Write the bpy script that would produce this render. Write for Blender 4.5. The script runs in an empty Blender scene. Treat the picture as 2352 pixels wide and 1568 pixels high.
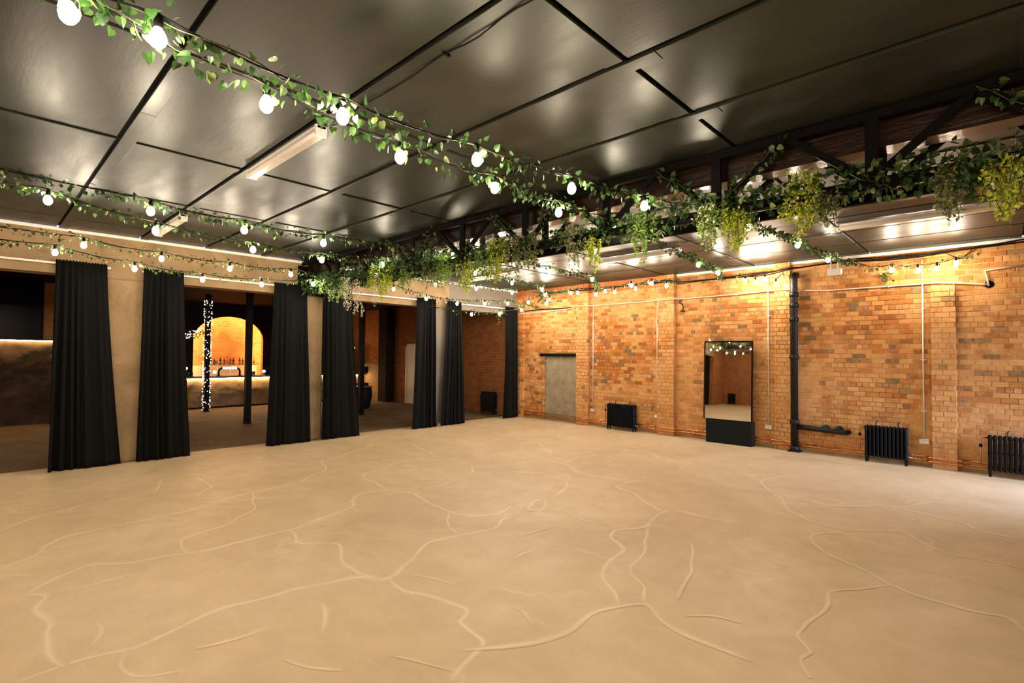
import bpy, math, random
from mathutils import Vector, Matrix, noise
import numpy as np
random.seed(7)
rnd = random.Random(11)
sc = bpy.context.scene
COL = sc.collection

# ------------------------------------------------------------------ camera
FPX = 1181.25
YAW, TILT, ROLL = 0.762357, 0.0259366, 0.009128
CAM = Vector((11.4345, -12.2368, 1.9926))
_f = Vector((-math.sin(YAW)*math.cos(TILT), math.cos(YAW)*math.cos(TILT), math.sin(TILT)))
_r = Vector((math.cos(YAW), math.sin(YAW), 0)); _u = _r.cross(_f)
CR = _r*math.cos(ROLL) + _u*math.sin(ROLL)
CU = -_r*math.sin(ROLL) + _u*math.cos(ROLL)
cam = bpy.data.objects.new('camera', bpy.data.cameras.new('camera'))
COL.objects.link(cam)
cam.data.sensor_width = 36.0; cam.data.sensor_fit = 'HORIZONTAL'
cam.data.lens = FPX*36.0/2352.0
cam.data.clip_start = 0.05; cam.data.clip_end = 200
cam.matrix_world = Matrix(((CR.x, CU.x, -_f.x, CAM.x), (CR.y, CU.y, -_f.y, CAM.y), (CR.z, CU.z, -_f.z, CAM.z), (0, 0, 0, 1)))
sc.camera = cam
sc.view_settings.view_transform = 'Standard'
sc.view_settings.look = 'None'
sc.view_settings.gamma = 1.0
sc.view_settings.use_curve_mapping = False
sc.view_settings.exposure = -0.04
sc.cycles.use_adaptive_sampling = True; sc.cycles.adaptive_threshold = .02
sc.cycles.max_bounces = 8; sc.cycles.use_denoising = True
w = bpy.data.worlds.new('overcast_sky'); sc.world = w; w.use_nodes = True
w.node_tree.nodes['Background'].inputs[0].default_value = (0.62, 0.76, 1.0, 1)
w.node_tree.nodes['Background'].inputs[1].default_value = 1.0
BULB_E = 405.0
BULB_C = (1.0, 0.835, 0.63)
LED_C = (1.0, 0.60, 0.26)

def daylight():
    l = bpy.data.lights.new('daylight_through_door', 'AREA'); l.shape = 'RECTANGLE'
    l.size = 1.9; l.size_y = 2.3; l.energy = 190; l.color = (0.58, 0.70, 1.0); l.spread = math.radians(70)
    o = bpy.data.objects.new('daylight_through_door', l); COL.objects.link(o)
    o.location = (15.75, -1.4, 1.5)
    o.rotation_euler = Vector((-1, 0, -0.30)).to_track_quat('-Z', 'Y').to_euler()
daylight()

def ray(px, py):
    return _f + CR*((px-1176)/FPX) + CU*((784-py)/FPX)
def hit(px, py, ax, v):
    d = ray(px, py); t = (v-CAM[ax])/d[ax]
    return CAM + d*t
def hitplane(px, py, a, b):      # vertical plane through ground points a, b
    d = ray(px, py); n = Vector((b[1]-a[1], -(b[0]-a[0]), 0))
    t = n.dot(Vector((a[0], a[1], 0)) - CAM)/n.dot(d)
    return CAM + d*t
def depth(p): return (Vector(p)-CAM).dot(_f)

H = 4.0625

# ------------------------------------------------------------------ materials
MATS = {}
class NT:
    def __init__(s, name):
        s.m = bpy.data.materials.new(name); s.m.use_nodes = True
        s.t = s.m.node_tree; s.b = s.t.nodes['Principled BSDF']; MATS[name] = s.m
    def n(s, ty, **kw):
        x = s.t.nodes.new(ty)
        for k, v in kw.items():
            if hasattr(x, k) and not k.startswith('i_'): setattr(x, k, v)
        return x
    def l(s, a, b): s.t.links.new(a, b)
    def pos(s, scale=(1, 1, 1)):
        g = s.n('ShaderNodeNewGeometry'); mp = s.n('ShaderNodeMapping'); mp.inputs['Scale'].default_value = scale
        s.l(g.outputs['Position'], mp.inputs['Vector']); return mp.outputs['Vector']
    def noise(s, vec, scale, detail=4, rough=.55, dist=0):
        x = s.n('ShaderNodeTexNoise'); x.inputs['Scale'].default_value = scale; x.inputs['Detail'].default_value = detail
        x.inputs['Roughness'].default_value = rough; x.inputs['Distortion'].default_value = dist
        s.l(vec, x.inputs['Vector']); return x.outputs['Fac']
    def ramp(s, fac, stops):
        x = s.n('ShaderNodeValToRGB'); e = x.color_ramp.elements
        while len(e) < len(stops): e.new(.5)
        for q, (p, c) in zip(e, stops): q.position = p; q.color = (*c, 1) if len(c) == 3 else c
        s.l(fac, x.inputs['Fac']); return x.outputs['Color']
    def rng(s, v, a, b, c=0., d=1.):
        x = s.n('ShaderNodeMapRange'); x.inputs[1].default_value = a; x.inputs[2].default_value = b
        x.inputs[3].default_value = c; x.inputs[4].default_value = d; s.l(v, x.inputs[0]); return x.outputs[0]
    def mix(s, fac, a, b, mode='MIX'):
        x = s.n('ShaderNodeMix'); x.data_type = 'RGBA'; x.blend_type = mode
        for sock, v in ((x.inputs[0], fac), (x.inputs[6], a), (x.inputs[7], b)):
            if isinstance(v, (int, float)): sock.default_value = v
            elif isinstance(v, tuple): sock.default_value = (*v, 1) if len(v) == 3 else v
            else: s.l(v, sock)
        return x.outputs[2]
    def math(s, op, a, b=0.):
        x = s.n('ShaderNodeMath'); x.operation = op
        for i, v in ((0, a), (1, b)):
            if isinstance(v, (int, float)): x.inputs[i].default_value = v
            else: s.l(v, x.inputs[i])
        return x.outputs[0]
    def attr(s, name, out='Fac'):
        x = s.n('ShaderNodeAttribute'); x.attribute_name = name; return x.outputs[out]
    def set(s, col=None, rough=None, metal=None, spec=None):
        for k, v in (('Base Color', col), ('Roughness', rough), ('Metallic', metal), ('Specular IOR Level', spec)):
            if v is None: continue
            i = s.b.inputs[k]
            if isinstance(v, (int, float)): i.default_value = v
            elif isinstance(v, tuple): i.default_value = (*v, 1)
            else: s.l(v, i)
    def bump(s, h, strength=.3, dist=.01):
        x = s.n('ShaderNodeBump'); x.inputs['Strength'].default_value = strength; x.inputs['Distance'].default_value = dist
        s.l(h, x.inputs['Height']); s.l(x.outputs[0], s.b.inputs['Normal'])
    def emit(s, c, st):
        s.b.inputs['Emission Color'].default_value = (*c, 1); s.b.inputs['Emission Strength'].default_value = st

def plain(name, col, rough=.5, metal=0., var=.12, scale=14., bump=0., spec=None):
    if spec is None: spec = .12 if max(col) < .02 else .5
    t = NT(name); v = t.pos(); f = t.noise(v, scale)
    t.set(t.mix(f, tuple(c*(1-var) for c in col), tuple(min(1, c*(1+var)) for c in col)), rough, metal, spec)
    if bump: t.bump(t.noise(v, scale*4), bump, .004)
    return t.m
def emis(name, col, st):
    t = NT(name); t.set((.8, .8, .8), .4); t.emit(col, st); return t.m

def mk_floor():
    t = NT('floor_screed'); v = t.pos()
    a = t.noise(v, .55, 5, .6, .6); b = t.noise(v, 3.2, 6, .62); c = t.noise(v, 60, 3)
    st = t.noise(t.pos((1.2, 7, 1)), 1.6, 5, .6, .8)
    col = t.ramp(a, [(.30, (.51, .39, .245)), (.52, (.62, .485, .315)), (.72, (.70, .56, .385))])
    col = t.mix(t.rng(b, .42, .78, 0, .5), col, (.49, .37, .225))
    col = t.mix(t.rng(st, .56, .75, 0, .45), col, (.68, .55, .40))
    col = t.mix(t.rng(c, .66, .8, 0, .35), col, (.40, .28, .17))
    # faint fine crackle beside the traced cracks
    d = t.n('ShaderNodeVectorMath'); d.operation = 'ADD'
    nz = t.n('ShaderNodeTexNoise'); nz.inputs['Scale'].default_value = 1.3; nz.inputs['Detail'].default_value = 4
    t.l(v, nz.inputs['Vector']); t.l(v, d.inputs[0]); t.l(nz.outputs['Color'], d.inputs[1])
    vo = t.n('ShaderNodeTexVoronoi'); vo.feature = 'DISTANCE_TO_EDGE'; vo.inputs['Scale'].default_value = .8
    t.l(d.outputs[0], vo.inputs['Vector'])
    cr = t.math('MULTIPLY', t.rng(vo.outputs['Distance'], 0., .035, 1., 0.), t.rng(t.noise(v, .9, 3), .50, .66))
    col = t.mix(t.math('MULTIPLY', cr, .5), col, (.76, .64, .47))
    vein = t.attr('vein'); vn = t.math('MULTIPLY', vein, t.rng(t.noise(v, 2.2, 4), .30, .58, .45, 1.))
    col = t.mix(vn, col, (.82, .70, .52))
    # dark specks and scuffs
    sp = t.noise(v, 9, 2); col = t.mix(t.rng(sp, .79, .82, 0, .5), col, (.2, .13, .08))
    col = t.mix(1., col, (1., .97, .90), 'MULTIPLY')
    t.set(col, t.rng(b, .3, .8, .42, .58), 0, .35)
    t.bump(t.noise(v, 24, 5), .06, .006); return t.m
def mk_brick():
    t = NT('slurried_brick'); v = t.pos()
    bc = t.n('ShaderNodeAttribute'); bc.attribute_name = 'bc'
    n1 = t.noise(v, 15, 5, .68); n2 = t.noise(v, 3.6, 4, .6, .5); n3 = t.noise(v, 130, 3)
    sl = t.mix(t.rng(n2, .3, .7), (.54, .262, .090), (.70, .405, .175))
    sl = t.mix(t.rng(n3, .55, .8, 0, .4), sl, (.78, .52, .27))
    br = t.mix(t.rng(n1, .3, .7), bc.outputs['Color'], (.30, .15, .06), 'MIX')
    br = t.mix(.68, br, bc.outputs['Color'])
    sm = t.math('ADD', bc.outputs['Alpha'], t.math('MULTIPLY', t.math('SUBTRACT', t.math('ADD', t.math('MULTIPLY', n1, .6), t.math('MULTIPLY', n2, .4)), .5), 2.6))
    smc = t.n('ShaderNodeClamp'); t.l(sm, smc.inputs[0])
    t.set(t.mix(1., t.mix(smc.outputs[0], br, sl), (.90, .865, .82), 'MULTIPLY'), .86, 0, .2)
    t.bump(t.math('ADD', n1, t.math('MULTIPLY', n3, .5)), .8, .008); return t.m
def mk_mortar():
    t = NT('lime_mortar'); v = t.pos(); n = t.noise(v, 9, 5, .6); n3 = t.noise(v, 90, 3)
    big = t.noise(v, .8, 4, .6, .4); c = t.mix(t.rng(n, .3, .7), (.52, .28, .10), (.68, .43, .20)); c = t.mix(t.rng(big, .42, .56), (.30, .145, .05), c)
    t.set(t.mix(t.rng(n3, .6, .75, 0, .5), c, (.36, .18, .07)), .9, 0, .2)
    t.bump(n3, .4, .004); return t.m
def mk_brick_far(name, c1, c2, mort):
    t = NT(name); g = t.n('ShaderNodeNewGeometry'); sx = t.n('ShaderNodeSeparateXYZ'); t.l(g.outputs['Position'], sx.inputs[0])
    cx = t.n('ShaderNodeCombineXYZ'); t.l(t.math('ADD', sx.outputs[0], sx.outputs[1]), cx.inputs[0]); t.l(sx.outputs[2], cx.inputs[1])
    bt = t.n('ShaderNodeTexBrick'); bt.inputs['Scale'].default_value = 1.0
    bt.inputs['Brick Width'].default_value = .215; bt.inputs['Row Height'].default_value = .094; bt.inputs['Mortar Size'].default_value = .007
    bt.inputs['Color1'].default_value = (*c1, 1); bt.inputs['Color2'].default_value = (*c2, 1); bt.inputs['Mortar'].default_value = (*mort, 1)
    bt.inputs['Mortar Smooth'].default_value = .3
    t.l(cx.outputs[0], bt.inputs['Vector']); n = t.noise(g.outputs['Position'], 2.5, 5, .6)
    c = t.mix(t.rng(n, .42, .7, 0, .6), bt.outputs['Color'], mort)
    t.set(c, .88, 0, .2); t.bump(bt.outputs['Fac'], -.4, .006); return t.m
def mk_ceiling():
    t = NT('gloss_black_panel'); v = t.pos(); a = t.noise(t.pos((1, 3.5, 1)), 1.3, 5, .6, .5); b = t.noise(v, 12, 5)
    sp = t.noise(v, 18, 2)
    c = t.mix(t.rng(a, .35, .7), (.012, .0135, .0095), (.023, .0235, .0165))
    c = t.mix(t.rng(sp, .76, .79), c, (.012, .010, .008))
    t.set(c, t.rng(a, .3, .75, .36, .52), 0, .46); t.b.inputs['Specular Tint'].default_value = (.86, .90, .72, 1)
    t.bump(t.math('ADD', t.noise(t.pos((1, 6, 1)), 5, 5, .6), t.math('MULTIPLY', b, .25)), .16, .01); return t.m
def mk_plaster(name, c1, c2, c3, bump=.25, sc_=1.4):
    t = NT(name); v = t.pos(); a = t.noise(v, sc_, 6, .62, .4); b = t.noise(v, sc_*9, 5, .65, .6)
    c = t.mix(t.rng(a, .3, .7), c1, c2); c = t.mix(t.rng(b, .58, .74, 0, .6), c, c3)
    st = t.noise(t.pos((3, 3, .9)), 9, 4, .7, 1.2); c = t.mix(t.rng(st, .68, .74, 0, .55), c, tuple(min(1, x*1.35) for x in c2))
    t.set(c, .75, 0, .3); t.bump(b, bump, .012); return t.m
def mk_wood():
    t = NT('varnished_timber'); v = t.pos((.9, 14, 14)); a = t.noise(v, 2.2, 6, .65, 1.5)
    t.set(t.mix(a, (.004, .0016, .0008), (.022, .0085, .0035)), .2, 0, .4); t.bump(a, .5, .006); return t.m
def mk_fabric():
    t = NT('black_curtain_cloth'); v = t.pos(); a = t.noise(v, 240, 2)
    t.set(t.mix(a, (.0035, .0036, .0037), (.0075, .0075, .0073)), .95, 0, .12)
    t.bump(a, .25, .001); return t.m
def mk_leaf(name, stops, trans=.3):
    t = NT(name); f = t.attr('lv'); v = t.pos(); n = t.noise(v, 90, 2)
    c = t.ramp(t.math('ADD', f, t.math('MULTIPLY', t.math('SUBTRACT', n, .5), .35)), stops)
    t.set(c, .42, 0, .4)
    tr = t.n('ShaderNodeBsdfTranslucent'); t.l(c, tr.inputs[0]); mx = t.n('ShaderNodeMixShader'); mx.inputs[0].default_value = trans
    out = t.t.nodes['Material Output']; t.l(t.b.outputs[0], mx.inputs[1]); t.l(tr.outputs[0], mx.inputs[2]); t.l(mx.outputs[0], out.inputs[0]); return t.m
def mk_glass(name, col=(1, 1, 1), rough=.02):
    t = NT(name); t.set(col, rough); t.b.inputs['Transmission Weight'].default_value = .92; t.b.inputs['IOR'].default_value = 1.3; return t.m

mk_floor(); mk_brick(); mk_mortar(); mk_ceiling(); mk_wood(); mk_fabric()
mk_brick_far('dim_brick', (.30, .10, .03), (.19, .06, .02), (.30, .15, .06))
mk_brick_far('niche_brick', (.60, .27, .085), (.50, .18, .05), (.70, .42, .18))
mk_plaster('tan_concrete', (.21, .137, .066), (.36, .25, .133), (.15, .093, .044), .5, 1.9)
mk_plaster('grey_concrete', (.155, .13, .098), (.21, .18, .14), (.12, .10, .078))
mk_plaster('rough_bar_render', (.13, .088, .045), (.32, .23, .13), (.05, .032, .016), 1.0, 2.6)
mk_plaster('shaded_bar_render', (.03, .018, .009), (.085, .052, .026), (.018, .011, .006), 1.0, 2.6)  # darker copy of the bar render, the partition's shade put into its colour
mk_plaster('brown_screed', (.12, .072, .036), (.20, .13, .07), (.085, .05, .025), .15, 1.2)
mk_plaster('pebbledash_panel', (.20, .165, .11), (.34, .29, .20), (.44, .38, .28), .7, 4.)
mk_leaf('ivy_leaf', [(.0, (.008, .025, .005)), (.45, (.026, .068, .013)), (.8, (.07, .135, .030)), (1., (.26, .32, .11))])
mk_leaf('fern_leaf', [(.0, (.06, .15, .025)), (.5, (.20, .38, .06)), (1., (.46, .62, .15))], .45)
mk_leaf('lime_leaf', [(.0, (.16, .25, .02)), (.5, (.42, .52, .04)), (1., (.75, .75, .10))], .45)
mk_leaf('olive_leaf', [(.0, (.05, .075, .02)), (.5, (.17, .20, .06)), (1., (.36, .37, .15))], .4)
mk_leaf('cream_petal', [(.0, (.55, .48, .34)), (1., (.85, .80, .66))], .2)
plain('matt_black', (.004, .004, .0042), .6); plain('radiator_black', (.0032, .0034, .004), .45)
plain('cast_iron_black', (.006, .0055, .005), .42, 0, .3, 30, .3, .3)
plain('cable_black', (.005, .0048, .0045), .6); plain('steel_black', (.0025, .0022, .002), .6, 0, .3, 14, 0, .06)
plain('white_trim', (.78, .74, .68), .5); plain('white_plastic', (.80, .78, .74), .4)
plain('galvanised', (.70, .66, .58), .35, .35); plain('copper', (.72, .30, .12), .25, 1.0, .2, 8)
plain('brushed_steel', (.62, .58, .50), .35, .7); plain('dark_wood', (.06, .03, .015), .35)
plain('back_dark_wall', (.016, .010, .007), .85); plain('screen_black', (.006, .006, .007), .25)
plain('slate_black', (.006, .0085, .009), .5); plain('stem_green', (.035, .032, .012), .7)
plain('cream_paint', (.66, .56, .42), .5); plain('door_white', (.62, .64, .66), .5)
plain('lens_diffuser', (.66, .60, .52), .22); plain('glass_shelf', (.35, .5, .45), .1)
t_ = NT('mirror_silver'); t_.set((.80, .76, .70), .015, 1.0); t_.bump(t_.noise(t_.pos((1.2, 1, .8)), 1.6, 1), .05, .02)
emis('warm_bulb', BULB_C, BULB_E); emis('led_strip', LED_C, 110.); emis('niche_led', LED_C, 120.); emis('fairy_bulb', (1., .74, .45), 10.)
emis('tap_lens', (.9, .95, 1.), 9.); emis('exit_green', (.05, .9, .45), 2.2)
mk_glass('bottle_green', (.05, .16, .06)); mk_glass('bottle_amber', (.30, .10, .02)); mk_glass('bottle_clear', (.8, .8, .75)); mk_glass('window_glass', (.95, .97, 1.))
for n_ in ('fairy_bulb', 'tap_lens', 'exit_green'): MATS[n_].cycles.emission_sampling = 'NONE'
M = MATS

# ------------------------------------------------------------------ mesh helpers
class MB:
    def __init__(s): s.v = []; s.f = []; s.c = []; s.fa = None
    def add(s, V, F):
        o = len(s.v); s.v += [tuple(q) for q in V]; s.f += [tuple(o+i for i in f) for f in F]; return s
    def box(s, x0, x1, y0, y1, z0, z1):
        return s.add([(x0, y0, z0), (x1, y0, z0), (x1, y1, z0), (x0, y1, z0), (x0, y0, z1), (x1, y0, z1), (x1, y1, z1), (x0, y1, z1)],
                     [(0, 3, 2, 1), (4, 5, 6, 7), (0, 1, 5, 4), (1, 2, 6, 5), (2, 3, 7, 6), (3, 0, 4, 7)])
    def bbox(s, x0, x1, y0, y1, z0, z1, b=.006):   # box with chamfered edges
        V = []; idx = {}
        for i, x in enumerate((x0, x1)):
            for j, y in enumerate((y0, y1)):
                for k, z in enumerate((z0, z1)):
                    sx, sy, sz = (b if i == 0 else -b), (b if j == 0 else -b), (b if k == 0 else -b)
                    for a, p in enumerate(((x, y+sy, z+sz), (x+sx, y, z+sz), (x+sx, y+sy, z))):
                        idx[(i, j, k, a)] = len(V); V.append(p)
        g = lambda *q: idx[q]; F = []
        for i in (0, 1): F.append([g(i, 0, 0, 0), g(i, 1, 0, 0), g(i, 1, 1, 0), g(i, 0, 1, 0)][::(-1 if i == 0 else 1)])
        for j in (0, 1): F.append([g(0, j, 0, 1), g(1, j, 0, 1), g(1, j, 1, 1), g(0, j, 1, 1)][::(1 if j == 0 else -1)])
        for k in (0, 1): F.append([g(0, 0, k, 2), g(1, 0, k, 2), g(1, 1, k, 2), g(0, 1, k, 2)][::(-1 if k == 0 else 1)])
        for j in (0, 1):
            for k in (0, 1): F.append([g(0, j, k, 1), g(1, j, k, 1), g(1, j, k, 2), g(0, j, k, 2)])
        for i in (0, 1):
            for k in (0, 1): F.append([g(i, 0, k, 0), g(i, 1, k, 0), g(i, 1, k, 2), g(i, 0, k, 2)])
            for j in (0, 1): F.append([g(i, j, 0, 0), g(i, j, 1, 0), g(i, j, 1, 1), g(i, j, 0, 1)])
        for i in (0, 1):
            for j in (0, 1):
                for k in (0, 1): F.append([g(i, j, k, 0), g(i, j, k, 1), g(i, j, k, 2)])
        return s.add(V, F)
    def tube(s, pts, r, n=8, cap=True):
        P = [Vector(p) for p in pts]; R = r if isinstance(r, (list, tuple)) else [r]*len(P)
        V = []; F = []; up = None
        for i, p in enumerate(P):
            d = (P[min(i+1, len(P)-1)]-P[max(i-1, 0)])
            if d.length < 1e-9: d = Vector((0, 0, 1))
            d.normalize()
            if up is None: up = Vector((0, 0, 1)) if abs(d.z) < .9 else Vector((1, 0, 0))
            a = d.cross(up)
            if a.length < 1e-4: a = d.cross(Vector((0, 1, 0)))
            a.normalize(); b = a.cross(d).normalized(); up = b
            for k in range(n):
                q = 2*math.pi*k/n; V.append(p + (a*math.cos(q)+b*math.sin(q))*R[i])
        for i in range(len(P)-1):
            for k in range(n): F.append((i*n+k, (i+1)*n+k, (i+1)*n+(k+1) % n, i*n+(k+1) % n))
        if cap: F.append(tuple(range(n))); F.append(tuple(range((len(P)-1)*n+n-1, (len(P)-1)*n-1, -1)))
        return s.add(V, F)
    def lathe(s, prof, c=(0, 0, 0), n=16):
        V = []; F = []
        for r, z in prof:
            for k in range(n): q = 2*math.pi*k/n; V.append((c[0]+r*math.cos(q), c[1]+r*math.sin(q), c[2]+z))
        m = len(prof)
        for i in range(m-1):
            for k in range(n): F.append((i*n+k, i*n+(k+1) % n, (i+1)*n+(k+1) % n, (i+1)*n+k))
        F.append(tuple(range(n-1, -1, -1))); F.append(tuple(range((m-1)*n, m*n)))
        return s.add(V, F)
    def ball(s, c, r, n=8, m=6):
        return s.lathe([(max(1e-4, r*math.sin(math.pi*i/m)), -r*math.cos(math.pi*i/m)) for i in range(m+1)], c, n)
    def prism(s, poly, fn, a, b):       # extrude 2D poly; fn(u,v,w)->xyz
        n = len(poly); V = [fn(u, v, a) for u, v in poly] + [fn(u, v, b) for u, v in poly]
        F = [tuple(range(n)), tuple(range(2*n-1, n-1, -1))] + [(i, n+i, n+(i+1) % n, (i+1) % n) for i in range(n)]
        return s.add(V, F)
    def mesh(s, name, mat, off=(0, 0, 0), smooth=False):
        me = bpy.data.meshes.new(name); o = Vector(off)
        me.from_pydata([(v[0]-o.x, v[1]-o.y, v[2]-o.z) for v in s.v], [], s.f)
        if mat: me.materials.append(M[mat])
        if smooth: me.polygons.foreach_set('use_smooth', [True]*len(me.polygons))
        me.update(); return me

def wloc(o):
    p = Vector((0, 0, 0))
    while o is not None: p += o.location; o = o.parent
    return p
def tag(o, label=None, cat=None, group=None, kind=None):
    if label: o['label'] = label
    if cat: o['category'] = cat
    if group: o['group'] = group
    if kind: o['kind'] = kind
    return o
def link(name, data, parent=None, loc=(0, 0, 0)):
    o = bpy.data.objects.new(name, data); COL.objects.link(o); o.location = loc
    if parent is not None: o.parent = parent
    return o
def thing(name, loc, label, cat, group=None):
    o = link(name, None, None, loc); o.empty_display_size = .1
    return tag(o, label, cat, group)
def part(name, mb, mat, parent, smooth=False, label=None, kind=None):
    o = link(name, mb.mesh(name, mat, wloc(parent), smooth), parent); return tag(o, label, kind=kind)
def single(name, mb, mat, loc, label=None, cat=None, group=None, kind=None, smooth=False):
    o = link(name, mb.mesh(name, mat, loc, smooth), None, loc); return tag(o, label, cat, group, kind)
def struct(name, mb, mat, label, cat, smooth=False):
    return tag(link(name, mb.mesh(name, mat, (0, 0, 0), smooth)), label, cat, None, 'structure')
def copy_tree(o, parent=None):
    c = o.copy(); COL.objects.link(c); c.parent = parent
    for ch in o.children: copy_tree(ch, c)
    return c

# ------------------------------------------------------------------ floor with traced screed cracks
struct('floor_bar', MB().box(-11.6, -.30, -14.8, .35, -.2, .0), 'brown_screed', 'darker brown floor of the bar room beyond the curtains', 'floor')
mb = MB().box(-.30, 15.4, -17.3, .35, -.2, 0)
floor = struct('floor', mb, 'floor_screed', 'pale tan polished screed floor veined with lighter cracks', 'floor')
A = lambda L: [(x/2., 1000+y/2.) for x, y in L]
B = lambda L: [(1176+x/2., 960+y/2.) for x, y in L]
VE = [A(q) for q in [
 [(0, 610), (165, 550), (185, 510), (290, 465), (500, 420), (700, 380), (860, 345), (960, 310), (1150, 265), (1320, 225), (1400, 205), (1420, 190), (1500, 160), (1480, 115), (1560, 95), (1720, 45), (1600, 20)],
 [(140, 720), (270, 650), (390, 597), (640, 575), (860, 540), (1000, 515), (1100, 485), (1330, 435), (1500, 370), (1640, 318), (1605, 300), (1660, 265), (1780, 250), (1910, 262), (1960, 300), (2070, 350), (2170, 370), (2290, 360), (2352, 320)],
 [(60, 1130), (300, 1055), (480, 1000), (590, 990), (700, 930), (860, 860), (1000, 800), (1200, 745), (1350, 700), (1470, 685), (1580, 665), (1660, 640), (1740, 660), (1800, 655), (1830, 620), (1900, 555), (1975, 490), (2100, 460), (2290, 425), (2300, 385), (2352, 370)],
 [(1800, 655), (1830, 690), (1900, 720), (2000, 745), (2130, 780), (2165, 800), (2150, 835), (2110, 850), (2170, 900), (2240, 950), (2180, 1020), (2110, 1090), (2080, 1136)],
 [(1330, 435), (1360, 465), (1345, 490), (1400, 500), (1480, 490), (1560, 490), (1570, 540), (1560, 580), (1620, 610), (1680, 635), (1740, 660)],
 [(140, 720), (230, 730), (160, 790), (190, 830), (250, 860), (200, 910), (210, 970), (260, 1030), (300, 1055)],
 [(590, 990), (560, 1050), (580, 1090), (660, 1108), (760, 1095), (860, 1080)],
 [(1910, 262), (2050, 220), (2160, 175), (2180, 140), (2090, 110), (1990, 95), (1840, 120), (1720, 160), (1660, 185), (1710, 210), (1780, 250)],
 [(1990, 95), (1980, 75), (1920, 60), (1900, 40), (2040, 15)],
 [(0, 440), (120, 385), (350, 325), (600, 285), (700, 260), (730, 240), (735, 205), (900, 180), (1100, 150), (1300, 130), (1480, 115)],
 [(860, 535), (830, 520), (820, 480), (1020, 415), (1100, 370), (1165, 350), (1170, 290), (1150, 265)],
 [(900, 280), (975, 232), (900, 190)], [(2070, 350), (2050, 390), (2060, 430), (2110, 450)], [(310, 715), (420, 690), (520, 660), (625, 637)],
 [(430, 965), (465, 900), (445, 855)], [(1880, 645), (2000, 650), (2095, 685)], [(900, 975), (1080, 945), (1180, 900), (1250, 880)],
 [(1320, 1030), (1400, 1070), (1580, 1070)], [(1820, 1010), (1960, 1040), (2100, 1080)], [(1480, 765), (1490, 830), (1470, 910)]]]
VE += [B(q) for q in [
 [(0, 640), (120, 600)], [(-220, 1060), (0, 1045), (120, 1035), (250, 970), (390, 880), (500, 860), (620, 850), (680, 930), (800, 1000), (950, 1050), (1100, 1120)],
 [(500, 860), (480, 820), (420, 740), (430, 690), (470, 650), (520, 600), (450, 550), (470, 510), (620, 500), (640, 460), (740, 420)],
 [(740, 420), (690, 430), (590, 370), (560, 345), (470, 315), (540, 290), (640, 285)], [(740, 420), (900, 460), (1060, 480)],
 [(0, 215), (150, 185), (240, 205), (270, 190), (400, 165)], [(250, 210), (300, 250), (400, 270), (530, 285)],
 [(60, 115), (120, 115), (180, 155), (160, 175), (240, 190)],
 [(0, 245), (150, 255), (250, 285), (265, 315), (180, 360), (100, 380), (65, 420), (140, 430), (155, 390), (160, 370)],
 [(1250, 265), (1130, 290), (1180, 330), (1300, 370), (1470, 405), (1700, 400), (1900, 440), (2100, 490), (2150, 520), (2352, 560)],
 [(1180, 330), (1250, 380), (1260, 420), (1400, 480), (1540, 515), (1800, 520), (1880, 570), (2000, 620), (2352, 690)],
 [(1580, 540), (1480, 520), (1370, 530), (1380, 560), (1450, 620), (1600, 690), (1760, 770), (1900, 830), (2100, 880), (2300, 915), (2352, 980)],
 [(1760, 770), (1460, 800), (1440, 880), (1330, 970), (1290, 985), (1350, 1050), (1400, 1090), (1310, 1100), (1350, 1200)],
 [(130, 35), (230, 70), (210, 95)], [(300, 100), (450, 120), (560, 130), (650, 160), (680, 190), (800, 220), (760, 240)], [(650, 160), (800, 150), (950, 160)],
 [(640, 470), (600, 620), (550, 680), (550, 720), (600, 760), (620, 850)], [(820, 570), (820, 650), (770, 830)], [(0, 860), (60, 880), (110, 950)],
 [(800, 900), (900, 905), (1060, 940)], [(40, 545), (120, 520), (170, 505)], [(440, 490), (320, 470), (290, 450)], [(1800, 395), (1860, 370), (1960, 372)]]]
for i, L in enumerate(VE):
    P = [hit(x, y, 2, 0) for x, y in L]
    Q = []
    for a, b in zip(P, P[1:]):
        n = max(2, min(24, int((b-a).length/.06)))
        for k in range(n): Q.append(a.lerp(b, k/n))
    Q.append(P[-1])
    for _ in range(2): Q = [Q[0]] + [(Q[k-1]+Q[k]*2+Q[k+1])/4 for k in range(1, len(Q)-1)] + [Q[-1]]
    V = []; F = []; att = []
    for k, p in enumerate(Q):
        d = Q[min(k+1, len(Q)-1)]-Q[max(k-1, 0)]; nn = Vector((-d.y, d.x, 0)).normalized()
        j = noise.noise_vector(p*3.1+Vector((i*7, 0, 0)))*.045; j.z = 0
        wv = .032*(.65+.9*abs(noise.noise(p*1.7+Vector((3, i, 0)))))*(1 if i < 6 or 20 <= i < 32 else .7)
        end = min(1, .35+k/3., .35+(len(Q)-1-k)/3.)
        z = .0006+.00004*i
        for o_, a_ in ((-1, 0), (-.28, .62), (.05, .85), (.4, .42), (1.3, 0)):
            V.append((p.x+j.x+nn.x*o_*wv, p.y+j.y+nn.y*o_*wv, z)); att.append(a_*end)
    for k in range(len(Q)-1):
        for m in range(4): F.append((k*5+m, (k+1)*5+m, (k+1)*5+m+1, k*5+m+1))
    q = MB().add(V, F); me = q.mesh('screed_crack', 'floor_screed')
    me.attributes.new('vein', 'FLOAT', 'POINT').data.foreach_set('value', att)
    for pl in me.polygons:
        if pl.normal.z < 0: me.flip_normals(); break
    link('screed_crack', me, floor)

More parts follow.
